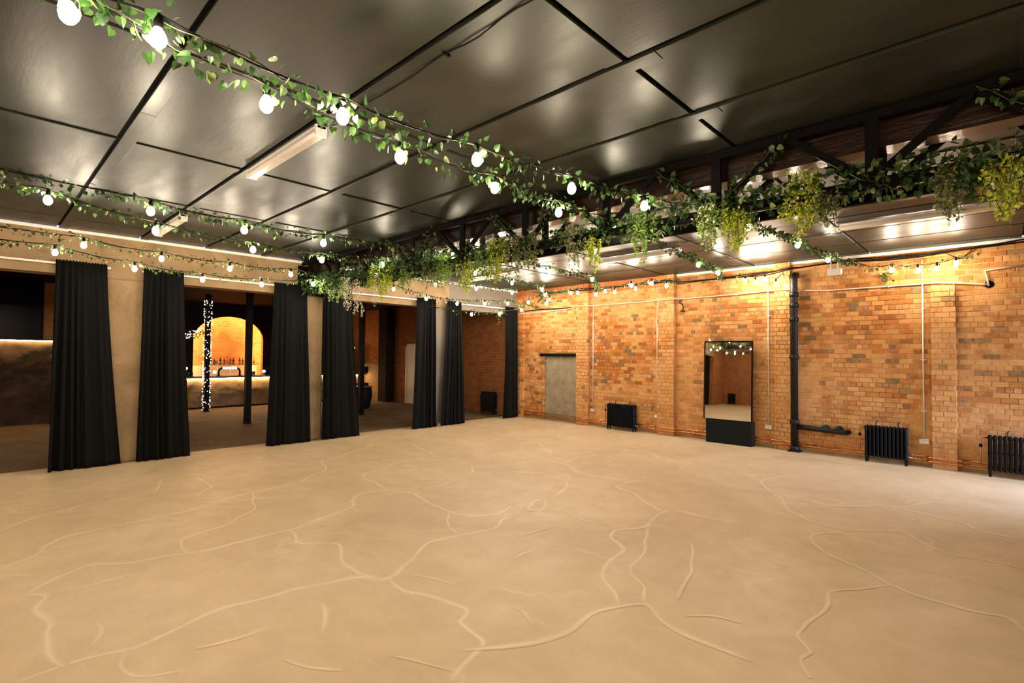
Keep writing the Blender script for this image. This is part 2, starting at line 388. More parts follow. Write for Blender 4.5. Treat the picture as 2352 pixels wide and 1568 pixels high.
# ------------------------------------------------------------------ brick wall (wall_right): individually laid bricks
PIERS = [(0.0, .30, .05, H), (2.43, 2.85, .10, H), (5.02, 5.47, .12, H), (7.80, 8.12, .08, H), (10.48, 10.83, .12, 3.33)]
DOOR = (1.14, 2.43, 1.95)
core = MB()
core.box(-.35, DOOR[0], 0, .35, 0, H); core.box(DOOR[1], 15.4, 0, .35, 0, H); core.box(DOOR[0], DOOR[1], 0, .35, DOOR[2]+.10, H)
core.box(DOOR[0], DOOR[1], .16, .35, 0, DOOR[2]+.1)
for a, b, d, zt in PIERS: core.box(a+.008, b-.008, -d+.008, .01, 0, zt-.012)
wall_right = struct('wall_right', core, 'lime_mortar', 'long exposed brick wall smeared with pale lime slurry', 'brick wall')
bricks = []   # (x0,x1,y0,y1,z0,z1,color)
CH = H/43.
rb = random.Random(3)
def exposure_of(x, z):
    e = .40 + .70*noise.noise(Vector((x*.55, 3.3, z*.9))) + .25*noise.noise(Vector((x*1.9, 7.7, z*2.3)))
    if x < 2.43: e += .42*(1-.18*x)
    if 2.8 < x < 5.1: e += .34*max(0, 1-abs(z-2.3)/1.3) - .10
    if 5.4 < x < 7.9: e += .16*max(0, 1-abs(z-3.0)/1.2)
    if 8.1 < x < 10.5: e += .30*max(0, 1-abs(z-3.45)/.55) + .3*max(0, 1-abs(z-2.5)/.3) - .08
    if x > 10.8: e += .40*max(0, 1-abs(z-2.7)/.9)
    if z < 1.25: e -= .28
    for a, b, d, zt in PIERS:
        if a <= x <= b and a > .1: e -= .22
    return e
def brick_col(x, z):
    e = exposure_of(x, z) + rb.uniform(-.34, .34)
    r = rb.random()
    if r < .07: c = (rb.uniform(.15, .21), rb.uniform(.10, .135), rb.uniform(.05, .07)); e += .2
    elif r < .30: c = (rb.uniform(.26, .34), rb.uniform(.085, .115), rb.uniform(.018, .03))
    elif r < .75: c = (rb.uniform(.40, .50), rb.uniform(.14, .185), rb.uniform(.026, .042))
    else: c = (rb.uniform(.56, .64), rb.uniform(.26, .31), rb.uniform(.07, .10))
    if z > 3.80 and x < 5.3: c = (rb.uniform(.42, .55), rb.uniform(.12, .17), rb.uniform(.03, .05)); e = max(e, .72)
    sm = (1.08 - 1.15*max(0, min(1, e))) if x > 5.2 else (1.0 - 1.3*max(0, min(1, e)))
    return (*c, sm)
def lay(xa, xb, yf, zt, back=.02, curve=False):
    k = 0
    while k*CH < zt-.03:
        z0 = k*CH+.005; z1 = min((k+1)*CH-.005, zt-.004); hdr = (k % 4 == 3); pit = .1075 if hdr else .215
        off = (.054 if hdr else (0 if k % 2 else .1075))
        x = math.floor((xa-off)/pit)*pit+off; xe = xb
        if curve and zt-z1 < .26:
            dd = .26-(zt-(z0+z1)/2); xe = xb-(.26-math.sqrt(max(.0, .26**2-dd**2)))
        while x < xe-.012:
            a = max(x+.005+rb.uniform(-.003, .003), xa); b = min(x+pit-.005+rb.uniform(-.003, .003), xe); x += pit
            if b-a < .025: continue
            cx, cz = (a+b)/2, (z0+z1)/2
            if yf == 0 and DOOR[0]-.02 < cx < DOOR[1] and cz < DOOR[2]+.1: continue
            if .96 < cx < 2.43 and DOOR[2] < cz < DOOR[2]+.1: continue
            col = brick_col(cx, cz); pr = .004+.009*max(0, 1-col[3])*rb.uniform(.4, 1)
            dz = rb.uniform(-.0025, .0025)
            bricks.append((a, b, -yf-pr, -yf+back, z0+dz, z1+dz, col))
        k += 1
xs = 0.30
for (a, b, d, zt) in PIERS[1:]+[(15.0, 15.0, 0, 0)]:
    lay(xs, a, 0, H); xs = b
for i, (a, b, d, zt) in enumerate(PIERS): lay(a, b, d, zt, d, i == 4)
lay(10.48, 10.83, 0.0, H); bricks = [q for q in bricks if not (10.48 <= (q[0]+q[1])/2 <= 10.83 and q[2] > -.03 and q[4] < 3.3)]
def bsize(q):
    c = Vector(((q[0]+q[1])/2, q[2], (q[4]+q[5])/2)); dp = depth(c)
    if dp < .3: return 0
    p = (c-CAM); px = 1176+FPX*p.dot(CR)/dp; py = 784-FPX*p.dot(CU)/dp
    if not (5 < px < 2345 and 5 < py < 1560): return 0
    return (q[1]-q[0])*(q[5]-q[4])/dp**2 + (.00002*(1-q[6][3]) if dp < 10 else 0)
bricks.sort(key=bsize, reverse=True)
def brick_geo(q):
    a, b, y0, y1, z0, z1, c = q; e = .004
    V = [(a, y0+e, z0), (b, y0+e, z0), (b, y0+e, z1), (a, y0+e, z1), (a+e, y0, z0+e), (b-e, y0, z0+e), (b-e, y0, z1-e), (a+e, y0, z1-e),
         (a, y1, z0), (b, y1, z0), (b, y1, z1), (a, y1, z1)]
    F = [(4, 5, 6, 7), (0, 1, 5, 4), (1, 2, 6, 5), (2, 3, 7, 6), (3, 0, 4, 7), (8, 9, 1, 0), (9, 10, 2, 1), (10, 11, 3, 2), (11, 8, 0, 3)]
    return V, F
def setcol(me, cols):
    at = me.attributes.new('bc', 'FLOAT_COLOR', 'POINT'); at.data.foreach_set('color', np.array(cols, dtype=np.float32).ravel())
for q in bricks[:300]:
    V, F = brick_geo(q); c = Vector(((q[0]+q[1])/2, q[2], q[4]))
    me = MB().add(V, F).mesh('brick', 'slurried_brick', c); setcol(me, [q[6]]*12); link('brick', me, wall_right, c)
mb = MB(); cols = []
for q in bricks[300:]:
    mb.add(*brick_geo(q)); cols += [q[6]]*12
me = mb.mesh('brickwork', 'slurried_brick'); setcol(me, cols); tag(link('brickwork', me, wall_right), kind='stuff')
# render strip at foot of wall
part('plinth_strip', MB().box(.3, 15, -.03, .0, 0, .055), 'tan_concrete', wall_right)

# blocked doorway
dw = MB(); dw.box(DOOR[0], DOOR[1], .05, .17, 0, DOOR[2]+.02)
t = thing('blocked_doorway', (1.78, .05, 0), 'rendered infill panel of a bricked-up doorway under a black lintel', 'doorway')
part('infill_panel', dw, 'pebbledash_panel', t)
part('lintel', MB().bbox(.97, 2.44, -.035, .12, DOOR[2]+.01, DOOR[2]+.095), 'matt_black', t, label='black steel lintel')
part('sill_board', MB().box(DOOR[0], DOOR[1], -.01, .05, 0, .05), 'matt_black', t)

# ------------------------------------------------------------------ left wall: header, piers
PY = [(-10.78, -9.93), (-7.32, -6.63), (-3.62, -2.88)]
HB = 3.29
hd = MB().box(-.38, 0, -14.5, -2.88, HB, H)
wall_left = struct('wall_left', hd, 'tan_concrete', 'tan concrete wall with curtained openings to the bar', 'wall')
part('header', MB().box(-.38, -.002, -2.88, 0, HB, H), 'grey_concrete', wall_left, label='grey plastered header by the corner')
for a, b in PY:
    part('pier', MB().bbox(-.38, .012 if a < -7 else .004, a, b, 0, HB+.01, .03), 'tan_concrete' if a < -4 else 'grey_concrete', wall_left)
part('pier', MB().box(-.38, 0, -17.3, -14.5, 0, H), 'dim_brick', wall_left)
part('pier_base', MB().bbox(-.39, .03, -3.25, -2.9, 0, .06, .005), 'white_trim', wall_left)
trim = MB().bbox(.0, .03, -14.5, 0, H-.055, H-.005, .004)
struct('trim_1', trim, 'white_trim', 'white painted strip along the top of the concrete wall', 'trim')
struct('trim_2', MB().bbox(5.5, 15, -.035, -.012, H-.06, H-.004, .004), 'white_trim', 'pale strip along the top of the brick wall', 'trim')
# curtain rails
for a, b, lab in ((-13.4, -10.6, 'white curtain rail over the leftmost opening'), (-10.15, -7.05, 'white curtain rail over the bar opening with the arch'),
                  (-6.78, -3.4, 'white curtain rail over the third opening'), (-3.1, -.15, 'white curtain rail over the opening by the brick corner')):
    t = thing('curtain_rail', (.1, (a+b)/2, 3.42), lab, 'curtain rail', 'white curtain rails')
    part('track', MB().bbox(.075, .105, a, b, 3.43, 3.465, .004), 'white_trim', t)
    n = max(2, int((b-a)/.9))
    for k in range(n+1):
        y = a+.06+(b-a-.12)*k/n; part('bracket', MB().box(0, .08, y-.012, y+.012, 3.44, 3.475), 'white_trim', t)
# curtains
def curtain(name, yt0, yt1, yb0, yb1, folds, seed, label):
    r = random.Random(seed); nu, nv = 150, 40; V = []; F = []
    ph = [r.uniform(0, 6.28) for _ in range(4)]; zt = 3.50
    for j in range(nv+1):
        v = j/nv; z = zt*(1-v)+.012*v; s = v**1.25
        y0 = yt0+(yb0-yt0)*s; y1 = yt1+(yb1-yt1)*s
        g = math.exp(-((v-.03)/.025)**2)
        amp = (.026+.026*min(1, v*2.5))*(1-.5*g)
        for i in range(nu+1):
            u = i/nu; uu = u+.02*math.sin(2*math.pi*u*2.3+ph[0])*(.4+v)
            f = math.sin(2*math.pi*folds*uu+ph[1]+.5*math.sin(3*v+ph[2]))
            f = math.copysign(abs(f)**.75, f)*(.55+.45*math.sin(5.1*u+ph[0]))+.35*math.sin(2*math.pi*folds*.47*uu+ph[3])
            hd_ = .012*math.sin(2*math.pi*folds*2.6*u+ph[3])*math.exp(-(v/.07)**2)
            x = .150+amp*f+hd_+.012*math.sin(9*u+4*v+ph[2])
            V.append((x, y0+(y1-y0)*u+.012*math.sin(2*math.pi*folds*uu*2)*v, z+.010*math.sin(2*math.pi*folds*2*u)*(1 if j == 0 else 0)))
    for j in range(nv):
        for i in range(nu):
            a = j*(nu+1)+i; F.append((a, a+1, a+nu+2, a+nu+1))
    c = ((.15), (yb0+yb1)/2, 0)
    o = single('curtain', MB().add(V, F), 'black_curtain_cloth', c, label, 'curtain', 'black floor-length curtains', smooth=True)
    md = o.modifiers.new('cloth_thickness', 'SOLIDIFY'); md.thickness = .006; md.offset = 0
    return o
curtain('c', -11.33, -10.66, -11.36, -10.40, 8, 1, 'widest black curtain at the far left, left of the first concrete pier')
curtain('c', -10.13, -9.50, -10.16, -9.33, 7, 2, 'black curtain just right of the first concrete pier')
curtain('c', -7.80, -7.08, -7.90, -6.95, 7, 3, 'black curtain left of the middle concrete pier, right of the bar view')
curtain('c', -6.70, -6.00, -6.74, -5.73, 7, 4, 'black curtain right of the middle concrete pier under hanging greenery')
curtain('c', -4.08, -3.46, -4.18, -3.38, 6, 5, 'black curtain left of the narrow pale pier')
curtain('c', -3.06, -2.53, -3.26, -2.38, 6, 6, 'black curtain right of the narrow pale pier')
curtain('c', -.74, -.20, -.84, -.15, 5, 7, 'narrow black curtain against the brick corner')

# ------------------------------------------------------------------ ceiling: panels with open joints and cover strips
ceil = struct('ceiling', MB().box(-.0, 15.4, -17.3, 0, H+.035, H+.2), 'matt_black', 'ceiling of glossy dark painted plywood sheets', 'ceiling')
XG = [.95-2.15, .95, 3.10, 5.25, 7.39, 9.55, 11.70, 13.85, 15.4]; XG[0] = 0.0
YN = [-17.3, -15.66, -14.58, -13.50, -12.41, -11.33, -10.20, -9.145, -8.09, -7.02]
YF = [-6.80, -5.62, -4.55, -3.46, -2.42, -1.32, -.30, 0]
rc = random.Random(5)
def panels(YL):
    for j in range(len(YL)-1):
        for i in range(len(XG)-1):
            x0, x1, y0, y1 = XG[i]+.016, XG[i+1]-.016, YL[j]+.035, YL[j+1]
            dz = rc.uniform(-.004, .003); c = ((x0+x1)/2, (y0+y1)/2, H)
            part_ = MB().bbox(x0, x1, y0, y1, H+dz, H+.03, .004)
            o = link('panel', part_.mesh('panel', 'gloss_black_panel', c), ceil, c)
            o.rotation_euler = (rc.uniform(-.0035, .0035), rc.uniform(-.002, .002), 0)
panels(YN); panels(YF)
for y in YN[1:-1]:
    xs = 0.
    while xs < 15.3:
        L = rc.choice((1.22, 2.44, 2.44)); xe = min(15.35, xs+L)
        c = ((xs+xe)/2, y+.09, H); link('cover_strip', MB().bbox(xs+.002, xe-.002, y+.030, y+.150, H-.018, H+.004, .003).mesh('cover_strip', 'gloss_black_panel', c), ceil, c); xs = xe

for x in XG[1:-1]:
    for YL in (YN, YF):
        for a, b in zip(YL, YL[1:]):
            c = (x-.09, (a+b)/2, H); link('joint_strip', MB().bbox(x-.16, x-.016, a+.152 if YL is YN else a+.04, b-.004, H-.010, H+.002, .002).mesh('joint_strip', 'gloss_black_panel', c), ceil, c)
# ------------------------------------------------------------------ other shell walls
sh = MB(); DY0, DY1, DZ = -2.45, -.40, 2.55
sh.box(15.4, 15.7, -17.3, DY0, 0, H); sh.box(15.4, 15.7, DY1, .35, 0, H); sh.box(15.4, 15.7, DY0, DY1, DZ, H)
struct('wall_far_right', sh, 'dim_brick', 'brick end wall outside the view with a glazed door', 'wall')
d1 = struct('door_1', MB().box(15.50, 15.56, DY0, DY0+.1, 0, DZ).box(15.50, 15.56, DY1-.1, DY1, 0, DZ).box(15.50, 15.56, -1.475, -1.375, 0, DZ).box(15.50, 15.56, DY0, DY1, DZ-.1, DZ).box(15.50, 15.56, DY0, DY1, 0, .15),
     'matt_black', 'black framed glazed door letting in daylight', 'door')
struct('wall_near', MB().box(-.38, 15.7, -17.6, -17.3, 0, H), 'dim_brick', 'brick wall opposite, seen only in the mirror', 'wall')
# bar room shell
bx = MB(); NY0, NY1 = -6.47, -3.93; NZ0, NZS, NZT = 0., 2.47, 3.40; WX = -10.8
N = 20
arch = [(NY0, NZS)] + [((NY0+NY1)/2-(NY1-NY0)/2*math.cos(math.pi*k/N), NZS+(NZT-NZS)*math.sin(math.pi*k/N)) for k in range(1, N)] + [(NY1, NZS)]
BH = 3.92
V = []; F = []
def quad(a, b, c, d): 
    o = len(V); V.extend([a, b, c, d]); F.append((o, o+1, o+2, o+3))
quad((WX, -14.5, 0), (WX, NY0, 0), (WX, NY0, BH), (WX, -14.5, BH)); quad((WX, NY1, 0), (WX, 0, 0), (WX, 0, BH), (WX, NY1, BH))
for (a, b), (c, d) in zip(arch, arch[1:]): quad((WX, a, b), (WX, c, d), (WX, c, BH), (WX, a, BH))
wb = struct('wall_back', MB().add(V, F), 'back_dark_wall', 'dark wall behind the bar with an arched opening', 'wall')
V = []; F = []; NX = WX-.55
cy_ = (NY0+NY1)/2; ring0 = [(NY0, 0)]+arch+[(NY1, 0)]
ring = [(cy_+(a-cy_)*1.10, b*1.035 if b > 2.4 else b) for a, b in ring0]
for (a, b), (c, d) in zip(ring, ring[1:]): quad((WX, a, b), (NX, a, b), (NX, c, d), (WX, c, d))
for (a, b), (c, d), (e, f), (g, h_) in zip(ring0, ring0[1:], ring[1:], ring): quad((WX-.002, a, b), (WX-.002, c, d), (WX-.002, e, f), (WX-.002, g, h_))
nb = MB().add(V, F); nb.add([(NX, a, b) for a, b in ring], [tuple(range(len(ring)))])
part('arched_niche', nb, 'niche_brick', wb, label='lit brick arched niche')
# led rope round the niche mouth
part('niche_led', MB().tube([(WX-.07, cy_+(a-cy_)*1.06, (b*1.018 if b > 2.4 else max(b, 1.0))) for a, b in ring0], .014, 6), 'niche_led', wb)
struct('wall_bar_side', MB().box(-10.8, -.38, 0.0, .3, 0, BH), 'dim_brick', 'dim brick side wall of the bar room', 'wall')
struct('wall_bar_far', MB().box(-10.8, -.38, -14.8, -14.5, 0, BH), 'back_dark_wall', 'dark far side wall of the bar room', 'wall')
struct('ceiling_bar', MB().box(-11.6, -.38, -14.8, .3, BH, BH+.1), 'back_dark_wall', 'dark low ceiling of the bar room', 'ceiling')
struct('trim_3', MB().bbox(-7.65, -7.05, -.42, 0, 0, BH, .01), 'back_dark_wall', 'dark pier on the bar room side wall', 'pier')


# ------------------------------------------------------------------ lattice girder with timber beam
TY = -7.05
tz0, tz1 = 3.40, H-.03
def tx(px, py): return hit(px, py, 1, TY-.06).x
truss = thing('lattice_girder', (7.5, TY, 3.36), 'black steel lattice girder wrapped in ivy across the ceiling', 'girder')
XL = .0; XR = 15.3
for y in (TY-.09, TY+.33):
    part('bottom_chord', MB().bbox(XL, XR, y-.035, y+.035, 3.38, 3.47, .006), 'steel_black', truss)
    part('top_chord', MB().bbox(XL, XR, y-.03, y+.03, H-.10, H-.02, .006), 'steel_black', truss)
xa, xb = tx(1210, 520), tx(1648, 420); mod = (xb-xa)/2.
x0 = xa-math.floor(xa/mod)*mod
nodes = [x0+mod*k for k in range(int((XR-x0)/mod)+1)]
for k, x in enumerate(nodes):
    for y in (TY-.09, TY+.33):
        part('vertical_strut', MB().box(x-.045, x+.045, y-.02, y+.02, 3.45, H-.06), 'steel_black', truss)
        if k+1 < len(nodes):
            x2 = nodes[k+1]; a, b = (x, x2)
            for p, q in (((a, 3.46), ((a+b)/2, H-.07)), ((b, 3.46), ((a+b)/2, H-.07))):
                d = Vector((q[0]-p[0], 0, q[1]-p[1])).normalized(); nn = Vector((-d.z, 0, d.x))*.03
                P0, P1 = Vector((p[0], 0, p[1])), Vector((q[0], 0, q[1]))
                m_ = MB().prism([(c.x, c.z) for c in (P0+nn, P1+nn, P1-nn, P0-nn)], lambda u, v, w: (u, w, v), y-.018, y+.018)
                part('diagonal_brace', m_, 'steel_black', truss)
part('end_plate', MB().bbox(.0, .03, TY-.2, TY+.4, 3.3, 3.95, .004), 'steel_black', truss)
single('timber_beam', MB().bbox(.03, XR, TY+.02, TY+.25, 3.76, H-.0, .008), 'varnished_timber', (7.5, TY+.13, 3.76), 'dark varnished timber beam running above the ivy girder', 'beam')

# ------------------------------------------------------------------ leaves
LEAF_V = [(0, 0, 0), (.26, -.10, .04), (.46, .14, .09), (.40, .46, .08), (.18, .78, .04), (0, 1, -.06), (-.18, .78, .04), (-.40, .46, .08), (-.46, .14, .09), (-.26, -.10, .04), (0, .45, -.02)]
LEAF_F = [(0, 1, 2, 10), (2, 3, 4, 10), (4, 5, 10), (10, 5, 6), (10, 6, 7, 8), (10, 8, 9, 0)]
SM_V = [(0, 0, 0), (.30, .45, .06), (0, 1, 0), (-.30, .45, .06)]
SM_F = [(0, 1, 2), (0, 2, 3)]
def frame(d, up):
    d = d.normalized(); a = d.cross(up)
    if a.length < 1e-3: a = d.cross(Vector((1, 0, 0)))
    a.normalize(); n = a.cross(d); return Matrix((a, d, n)).transposed()
def leaf_mats(pos, d, up, size):
    return frame(d, up)*size, pos
def join_leaves(name, L, mat, parent, small=False):
    if not L: return
    TV, TF = (SM_V, SM_F) if small else (LEAF_V, LEAF_F)
    tv = np.array(TV); n = len(L); R = np.array([[list(r) for r in m] for m, p, a in L]); P = np.array([list(p) for m, p, a in L])-np.array(wloc(parent))
    V = np.einsum('nij,kj->nki', R, tv)+P[:, None, :]; k = len(TV)
    F = [tuple(i*k+q for q in f) for i in range(n) for f in TF]
    me = bpy.data.meshes.new(name); me.from_pydata(V.reshape(-1, 3).tolist(), [], F); me.materials.append(M[mat])
    me.attributes.new('lv', 'FLOAT', 'POINT').data.foreach_set('value', np.repeat(np.array([a for m, p, a in L], dtype=np.float32), k))
    me.update(); return tag(link(name, me, parent), kind='stuff')
LEAFMESH = {}
def leaf_mesh(v, mat):
    k = (round(v*7), mat)
    if k not in LEAFMESH:
        me = MB().add(LEAF_V, LEAF_F).mesh('leaf', mat); me.attributes.new('lv', 'FLOAT', 'POINT').data.foreach_set('value', [k[0]/7.]*len(LEAF_V)); LEAFMESH[k] = me
    return LEAFMESH[k]
def leaf_obj(m, p, a, mat, parent):
    o = link('leaf', leaf_mesh(a, mat), parent)
    M4 = m.to_4x4(); M4.translation = Vector(p)-wloc(parent); o.matrix_local = M4
rl = random.Random(21)
def rv(): return Vector((rl.gauss(0, 1), rl.gauss(0, 1), rl.gauss(0, 1))).normalized()
def along(P, step):
    out = []; acc = 0.
    for a, b in zip(P, P[1:]):
        L = (b-a).length; s = step-acc
        while s < L:
            out.append((a.lerp(b, s/L), (b-a).normalized())); s += step
        acc = (acc+L) % step
    return out
def ivy(path, per_m, spread, size, label, near=0, droop=.4, clump=.6, jitter=.5, name='ivy_garland', mat='ivy_leaf', group='ivy garlands on the light strings', bias=None):
    P = [Vector(p) for p in path]; mid = P[len(P)//2]
    t = thing(name, mid, label, 'garland', group)
    st = MB(); Q = [P[0]]
    for q, d in along(P, .12): Q.append(q+rv()*.018)
    st.tube(Q, .004, 5); part('stem', st, 'stem_green', t)
    L = []
    for q, d in along(P, 1./per_m):
        if noise.noise(q*1.6+Vector((per_m, 0, 0)))*.5+.5 < rl.uniform(0, clump): continue
        o = rv(); o -= d*o.dot(d)*.7; off = o*spread*rl.uniform(.25, 1.); off.z -= droop*spread*rl.random()
        dr = (o*.7+Vector((0, 0, -droop-.2*rl.random()))+rv()*jitter)
        p = q+off; s = size*rl.uniform(.65, 1.2)
        lv = min(1, max(0, rl.gauss(.5, .24)))
        m, p = leaf_mats(p, dr, (rv()+Vector((0, 0, .8))), s); L.append((m, p, lv))
    L.sort(key=lambda e: depth(e[1]) if depth(e[1]) > .3 else 99)
    for m, p, a in L[:near]: leaf_obj(m, p, a, mat, t)
    join_leaves('foliage', L[near:], mat, t)
    return t

# ------------------------------------------------------------------ festoon light strings
bulbM = MB().lathe([(.001, -.046), (.018, -.041), (.030, -.027), (.036, -.007), (.034, .012), (.026, .031), (.016, .046), (.015, .052), (.001, .053)], n=9).mesh('bulb', 'warm_bulb', smooth=True)
sockM = MB().lathe([(.017, .046), (.019, .05), (.019, .092), (.012, .100), (.010, .115), (.001, .116)], n=10).mesh('bulb_socket', 'cable_black', smooth=True)
def sag(P, s=.03, n=6):
    out = []
    for a, b in zip(P, P[1:]):
        for k in range(n):
            u = k/n; q = a.lerp(b, u); q.z -= s*4*u*(1-u)*min(1, (b-a).length); out.append(q)
    out.append(P[-1]); return out
def string(bulbs, pre, post, label, group='warm white festoon light strings', s=.04):
    bulbs = [Vector(b) for b in bulbs]; up = Vector((0, 0, .112))
    P = [Vector(p) for p in pre]+[b+up for b in bulbs]+[Vector(p) for p in post]
    C = sag(P, s); mid = bulbs[len(bulbs)//2]
    t = thing('festoon_string', mid, label, 'string lights', group)
    part('cable', MB().tube(C, .006, 6), 'cable_black', t)
    for b in bulbs:
        o = link('bulb', bulbM, t, b-mid); link('bulb_socket', sockM, o)
    return C
def atz(L): return [hit(x, y, 2, z) for x, y, z in L]      # hung at a height below the ceiling
def pl(L, a, b): return [hitplane(x, y, a, b) for x, y in L]
# S1
b1 = [(8.45, -15.9, 3.50), (8.52, -14.6, 3.45), (8.58, -13.3, 3.42)] + pl([(363, 88), (787, 268), (1095, 367), (1313, 433), (1480, 473), (1614, 492)], (8.60, -12.), (9.02, -7.)) + pl([(1718, 522), (1832, 563), (1902, 597)], (9.02, -7.), (9.28, 0))
c1 = string(b1, [(8.4, -17.2, 3.85)], [(9.30, -.06, 3.93)], 'upper of the two nearest bulb strings, ending on the brick wall by the black pipe')
b2 = [(8.75, -15.4, 3.50), (8.72, -13.6, 3.44)] + pl([(157, 30), (612, 240), (919, 361), (1136, 432), (1283, 488), (1408, 516)], (8.62, -12.), (8.05, -7.)) + atz([(1604, 608, 3.68), (1650, 627, 3.76)])
c2 = string(b2, [(8.8, -17.2, 3.85)], [(6.62, -.06, 3.90)], 'lower of the two nearest bulb strings, ending on the brick wall above the tall mirror')
b3 = [(5.9, -15.5, 3.55), (5.75, -13.9, 3.45)] + pl([(346, 485), (561, 528), (743, 558), (1040, 587)], (5.35, -12.), (5.10, -7.)) + atz([(1154, 600, 3.60), (1263, 624, 3.66), (1360, 642, 3.72)])
c3 = string(b3, [(6., -17.2, 3.85)], [(3.2, -.06, 3.88)], 'bulb string crossing the middle of the ceiling beside the short tube light')
b4 = [(5.6, -15.2, 3.5), (5.2, -13.4, 3.42)] + pl([(110, 460), (357, 530), (581, 573), (739, 597), (879, 607)], (4.78, -11.8), (3.3, -7.)) + atz([(1091, 627, 3.62), (1176, 650, 3.68), (1245, 665, 3.74)])
c4 = string(b4, [(5.8, -17.2, 3.85)], [(1.05, -.06, 3.88)], 'bulb string second from the concrete wall, running to the far brick corner')
b5 = [(2.6, -15.3, 3.55), (2.4, -13.6, 3.5)] + pl([(192, 563), (371, 594), (528, 617), (668, 630)], (2.15, -12.), (1.45, -7.)) + pl([(820, 648), (899, 636), (1000, 653), (1094, 663), (1176, 672)], (1.6, -7.), (1.7, 0))
c5 = string(b5, [(2.7, -17.2, 3.85)], [(1.6, -.06, 3.9)], 'upper bulb string in front of the concrete header')
b6 = [(1.9, -15.0, 3.5), (1.75, -13.4, 3.42)] + pl([(126, 580), (309, 617), (465, 642), (601, 653), (719, 652)], (1.75, -12.), (1.1, -7.)) + pl([(793, 636), (904, 664), (979, 686), (1050, 697), (1113, 698), (1166, 697)], (1.1, -7.), (1.1, 0))
c6 = string(b6, [(2.0, -17.2, 3.85)], [(1.0, -.06, 3.5)], 'lower bulb string skimming the curtain tops along the concrete wall')
b7 = pl([(1083, 722), (1148, 720)], (1.0, -4.), (1.1, -.1)) + [hit(*q, 1, -.85) for q in ((1198, 712), (1213, 694), (1245, 668), (1262, 678))]
b7 = b7[:4] + [hit(*q, 1, -.85) for q in ((1252, 677), (1262, 688), (1254, 697))]
c7 = string(b7, [(.05, -4.0, 3.42), (.3, -3.2, 3.3)], [(1.15, -.06, 3.72)], 'short drooping bulb string looped up the brick corner', s=.08)
b8 = [hit(*q, 1, -1.4) for q in ((1311, 673), (1327, 672), (1369, 676), (1390, 668), (1412, 671), (1450, 656), (1460, 663), (1497, 651), (1531, 656))]
c8 = string(b8, [(1.2, -.06, 3.95)], [(5.6, -.08, 3.93)], 'bulb string strung along the top of the brick wall above the blocked doorway')
b9 = [hit(*q, 1, -.45) for q in ((1712, 645), (1735, 648), (1757, 641), (1782, 652))]
c9 = string(b9, [(6.65, -.06, 3.9)], [(8.0, -.1, 3.86)], 'four bright bulbs bunched on the brick wall left of the black pipe')
b10 = [hit(*q, 1, -.50) for q in ((2048, 620), (2108, 621), (2152, 617), (2196, 605))]
c10 = string(b10, [(9.3, -.06, 3.93)], [(11.0, -.06, 3.86), (11.15, -.04, 3.98)], 'four bulbs looped on the brick wall at the far right', s=.1)
for xa_, y1_, n_, lab_ in ((11.7, -13.3, 5, 'added unseen bulb string behind the viewpoint, third from the glazed door wall'), (13.1, -9.6, 9, 'added unseen bulb string beyond the right edge, second from the glazed door wall'), (14.5, -9.6, 9, 'added unseen bulb string beyond the right edge, nearest the glazed door wall')):  # out-of-view strings added to brighten the right foreground floor
    string([(xa_, -16.8+(y1_+16.8)*q/(n_-1), 3.40+.03*math.cos(q*1.7)) for q in range(n_)], [(xa_, -17.25, 3.8)], [(xa_, y1_+.6, 3.6), (xa_, y1_+.9, H-.03)], lab_)
# ivy twined on the strings
ivy(c1, 78, .080, .048, 'ivy twined along the upper of the two nearest bulb strings', 190)
ivy(c2, 78, .080, .048, 'ivy twined along the lower of the two nearest bulb strings', 190)
ivy(c3, 70, .07, .046, 'ivy twined along the bulb string crossing mid ceiling', 60)
ivy(c4, 70, .07, .046, 'ivy twined along the bulb string second from the concrete wall', 40)
ivy(c5, 60, .07, .042, 'ivy twined along the upper string before the concrete header')
ivy(c6, 60, .07, .042, 'ivy twined along the lower string above the curtains')
ivy(c7, 26, .08, .05, 'ivy twined on the drooping string at the brick corner')
ivy(c8, 34, .08, .05, 'ivy twined on bulbs above the blocked doorway')
ivy(c9, 26, .09, .05, 'ivy twined on the bunched bulbs left of the black pipe')
ivy(c10, 26, .09, .05, 'ivy twined on the bulbs at the far right of the brick wall')
# ivy on the girder
G = 'ivy on the lattice girder'
def chordpath(x0, x1, y, z): return [(x0+(x1-x0)*k/30., y+.03*math.sin(k*1.7), z+.03*math.sin(k*2.3)) for k in range(31)]
ivy(chordpath(9.3, 15.2, TY-.10, 3.47), 400, .19, .056, 'dense dark ivy along the right end of the girder', 260, .2, .75, .6, group=G)
ivy(chordpath(5.0, 9.3, TY-.10, 3.48), 330, .17, .052, 'ivy draped along the middle of the girder bottom chord', 40, .2, .7, .6, group=G)
ivy(chordpath(.1, 5.0, TY-.10, 3.50), 480, .24, .052, 'thick ivy mass covering the far left end of the girder', 0, .2, .5, .6, group=G)
ivy(chordpath(.1, 5.0, TY+.2, 3.62), 300, .28, .052, 'ivy filling the lattice near the concrete wall', 0, .3, .6, .6, group=G)
ORD = ['first', 'second', 'third', 'fourth', 'fifth', 'sixth', 'seventh', 'eighth', 'ninth', 'tenth', 'eleventh', 'twelfth']; nb_ = -1
for k, x in enumerate(nodes[:-1]):
    if 2. < x < 13.:
        nb_ += 1
        m_ = (x+nodes[k+1])/2; a, b = (Vector((x, TY-.13, 3.48)), Vector((m_, TY-.13, H-.06))) if k % 2 else (Vector((m_, TY-.13, H-.06)), Vector((nodes[k+1], TY-.13, 3.48)))
        ivy([a.lerp(b, q/6) for q in range(7)], 120, .10, .050, 'ivy climbing the %s lattice brace counted from the concrete wall' % ORD[nb_], 8, .3, .8, .6, group='ivy climbing the lattice braces')

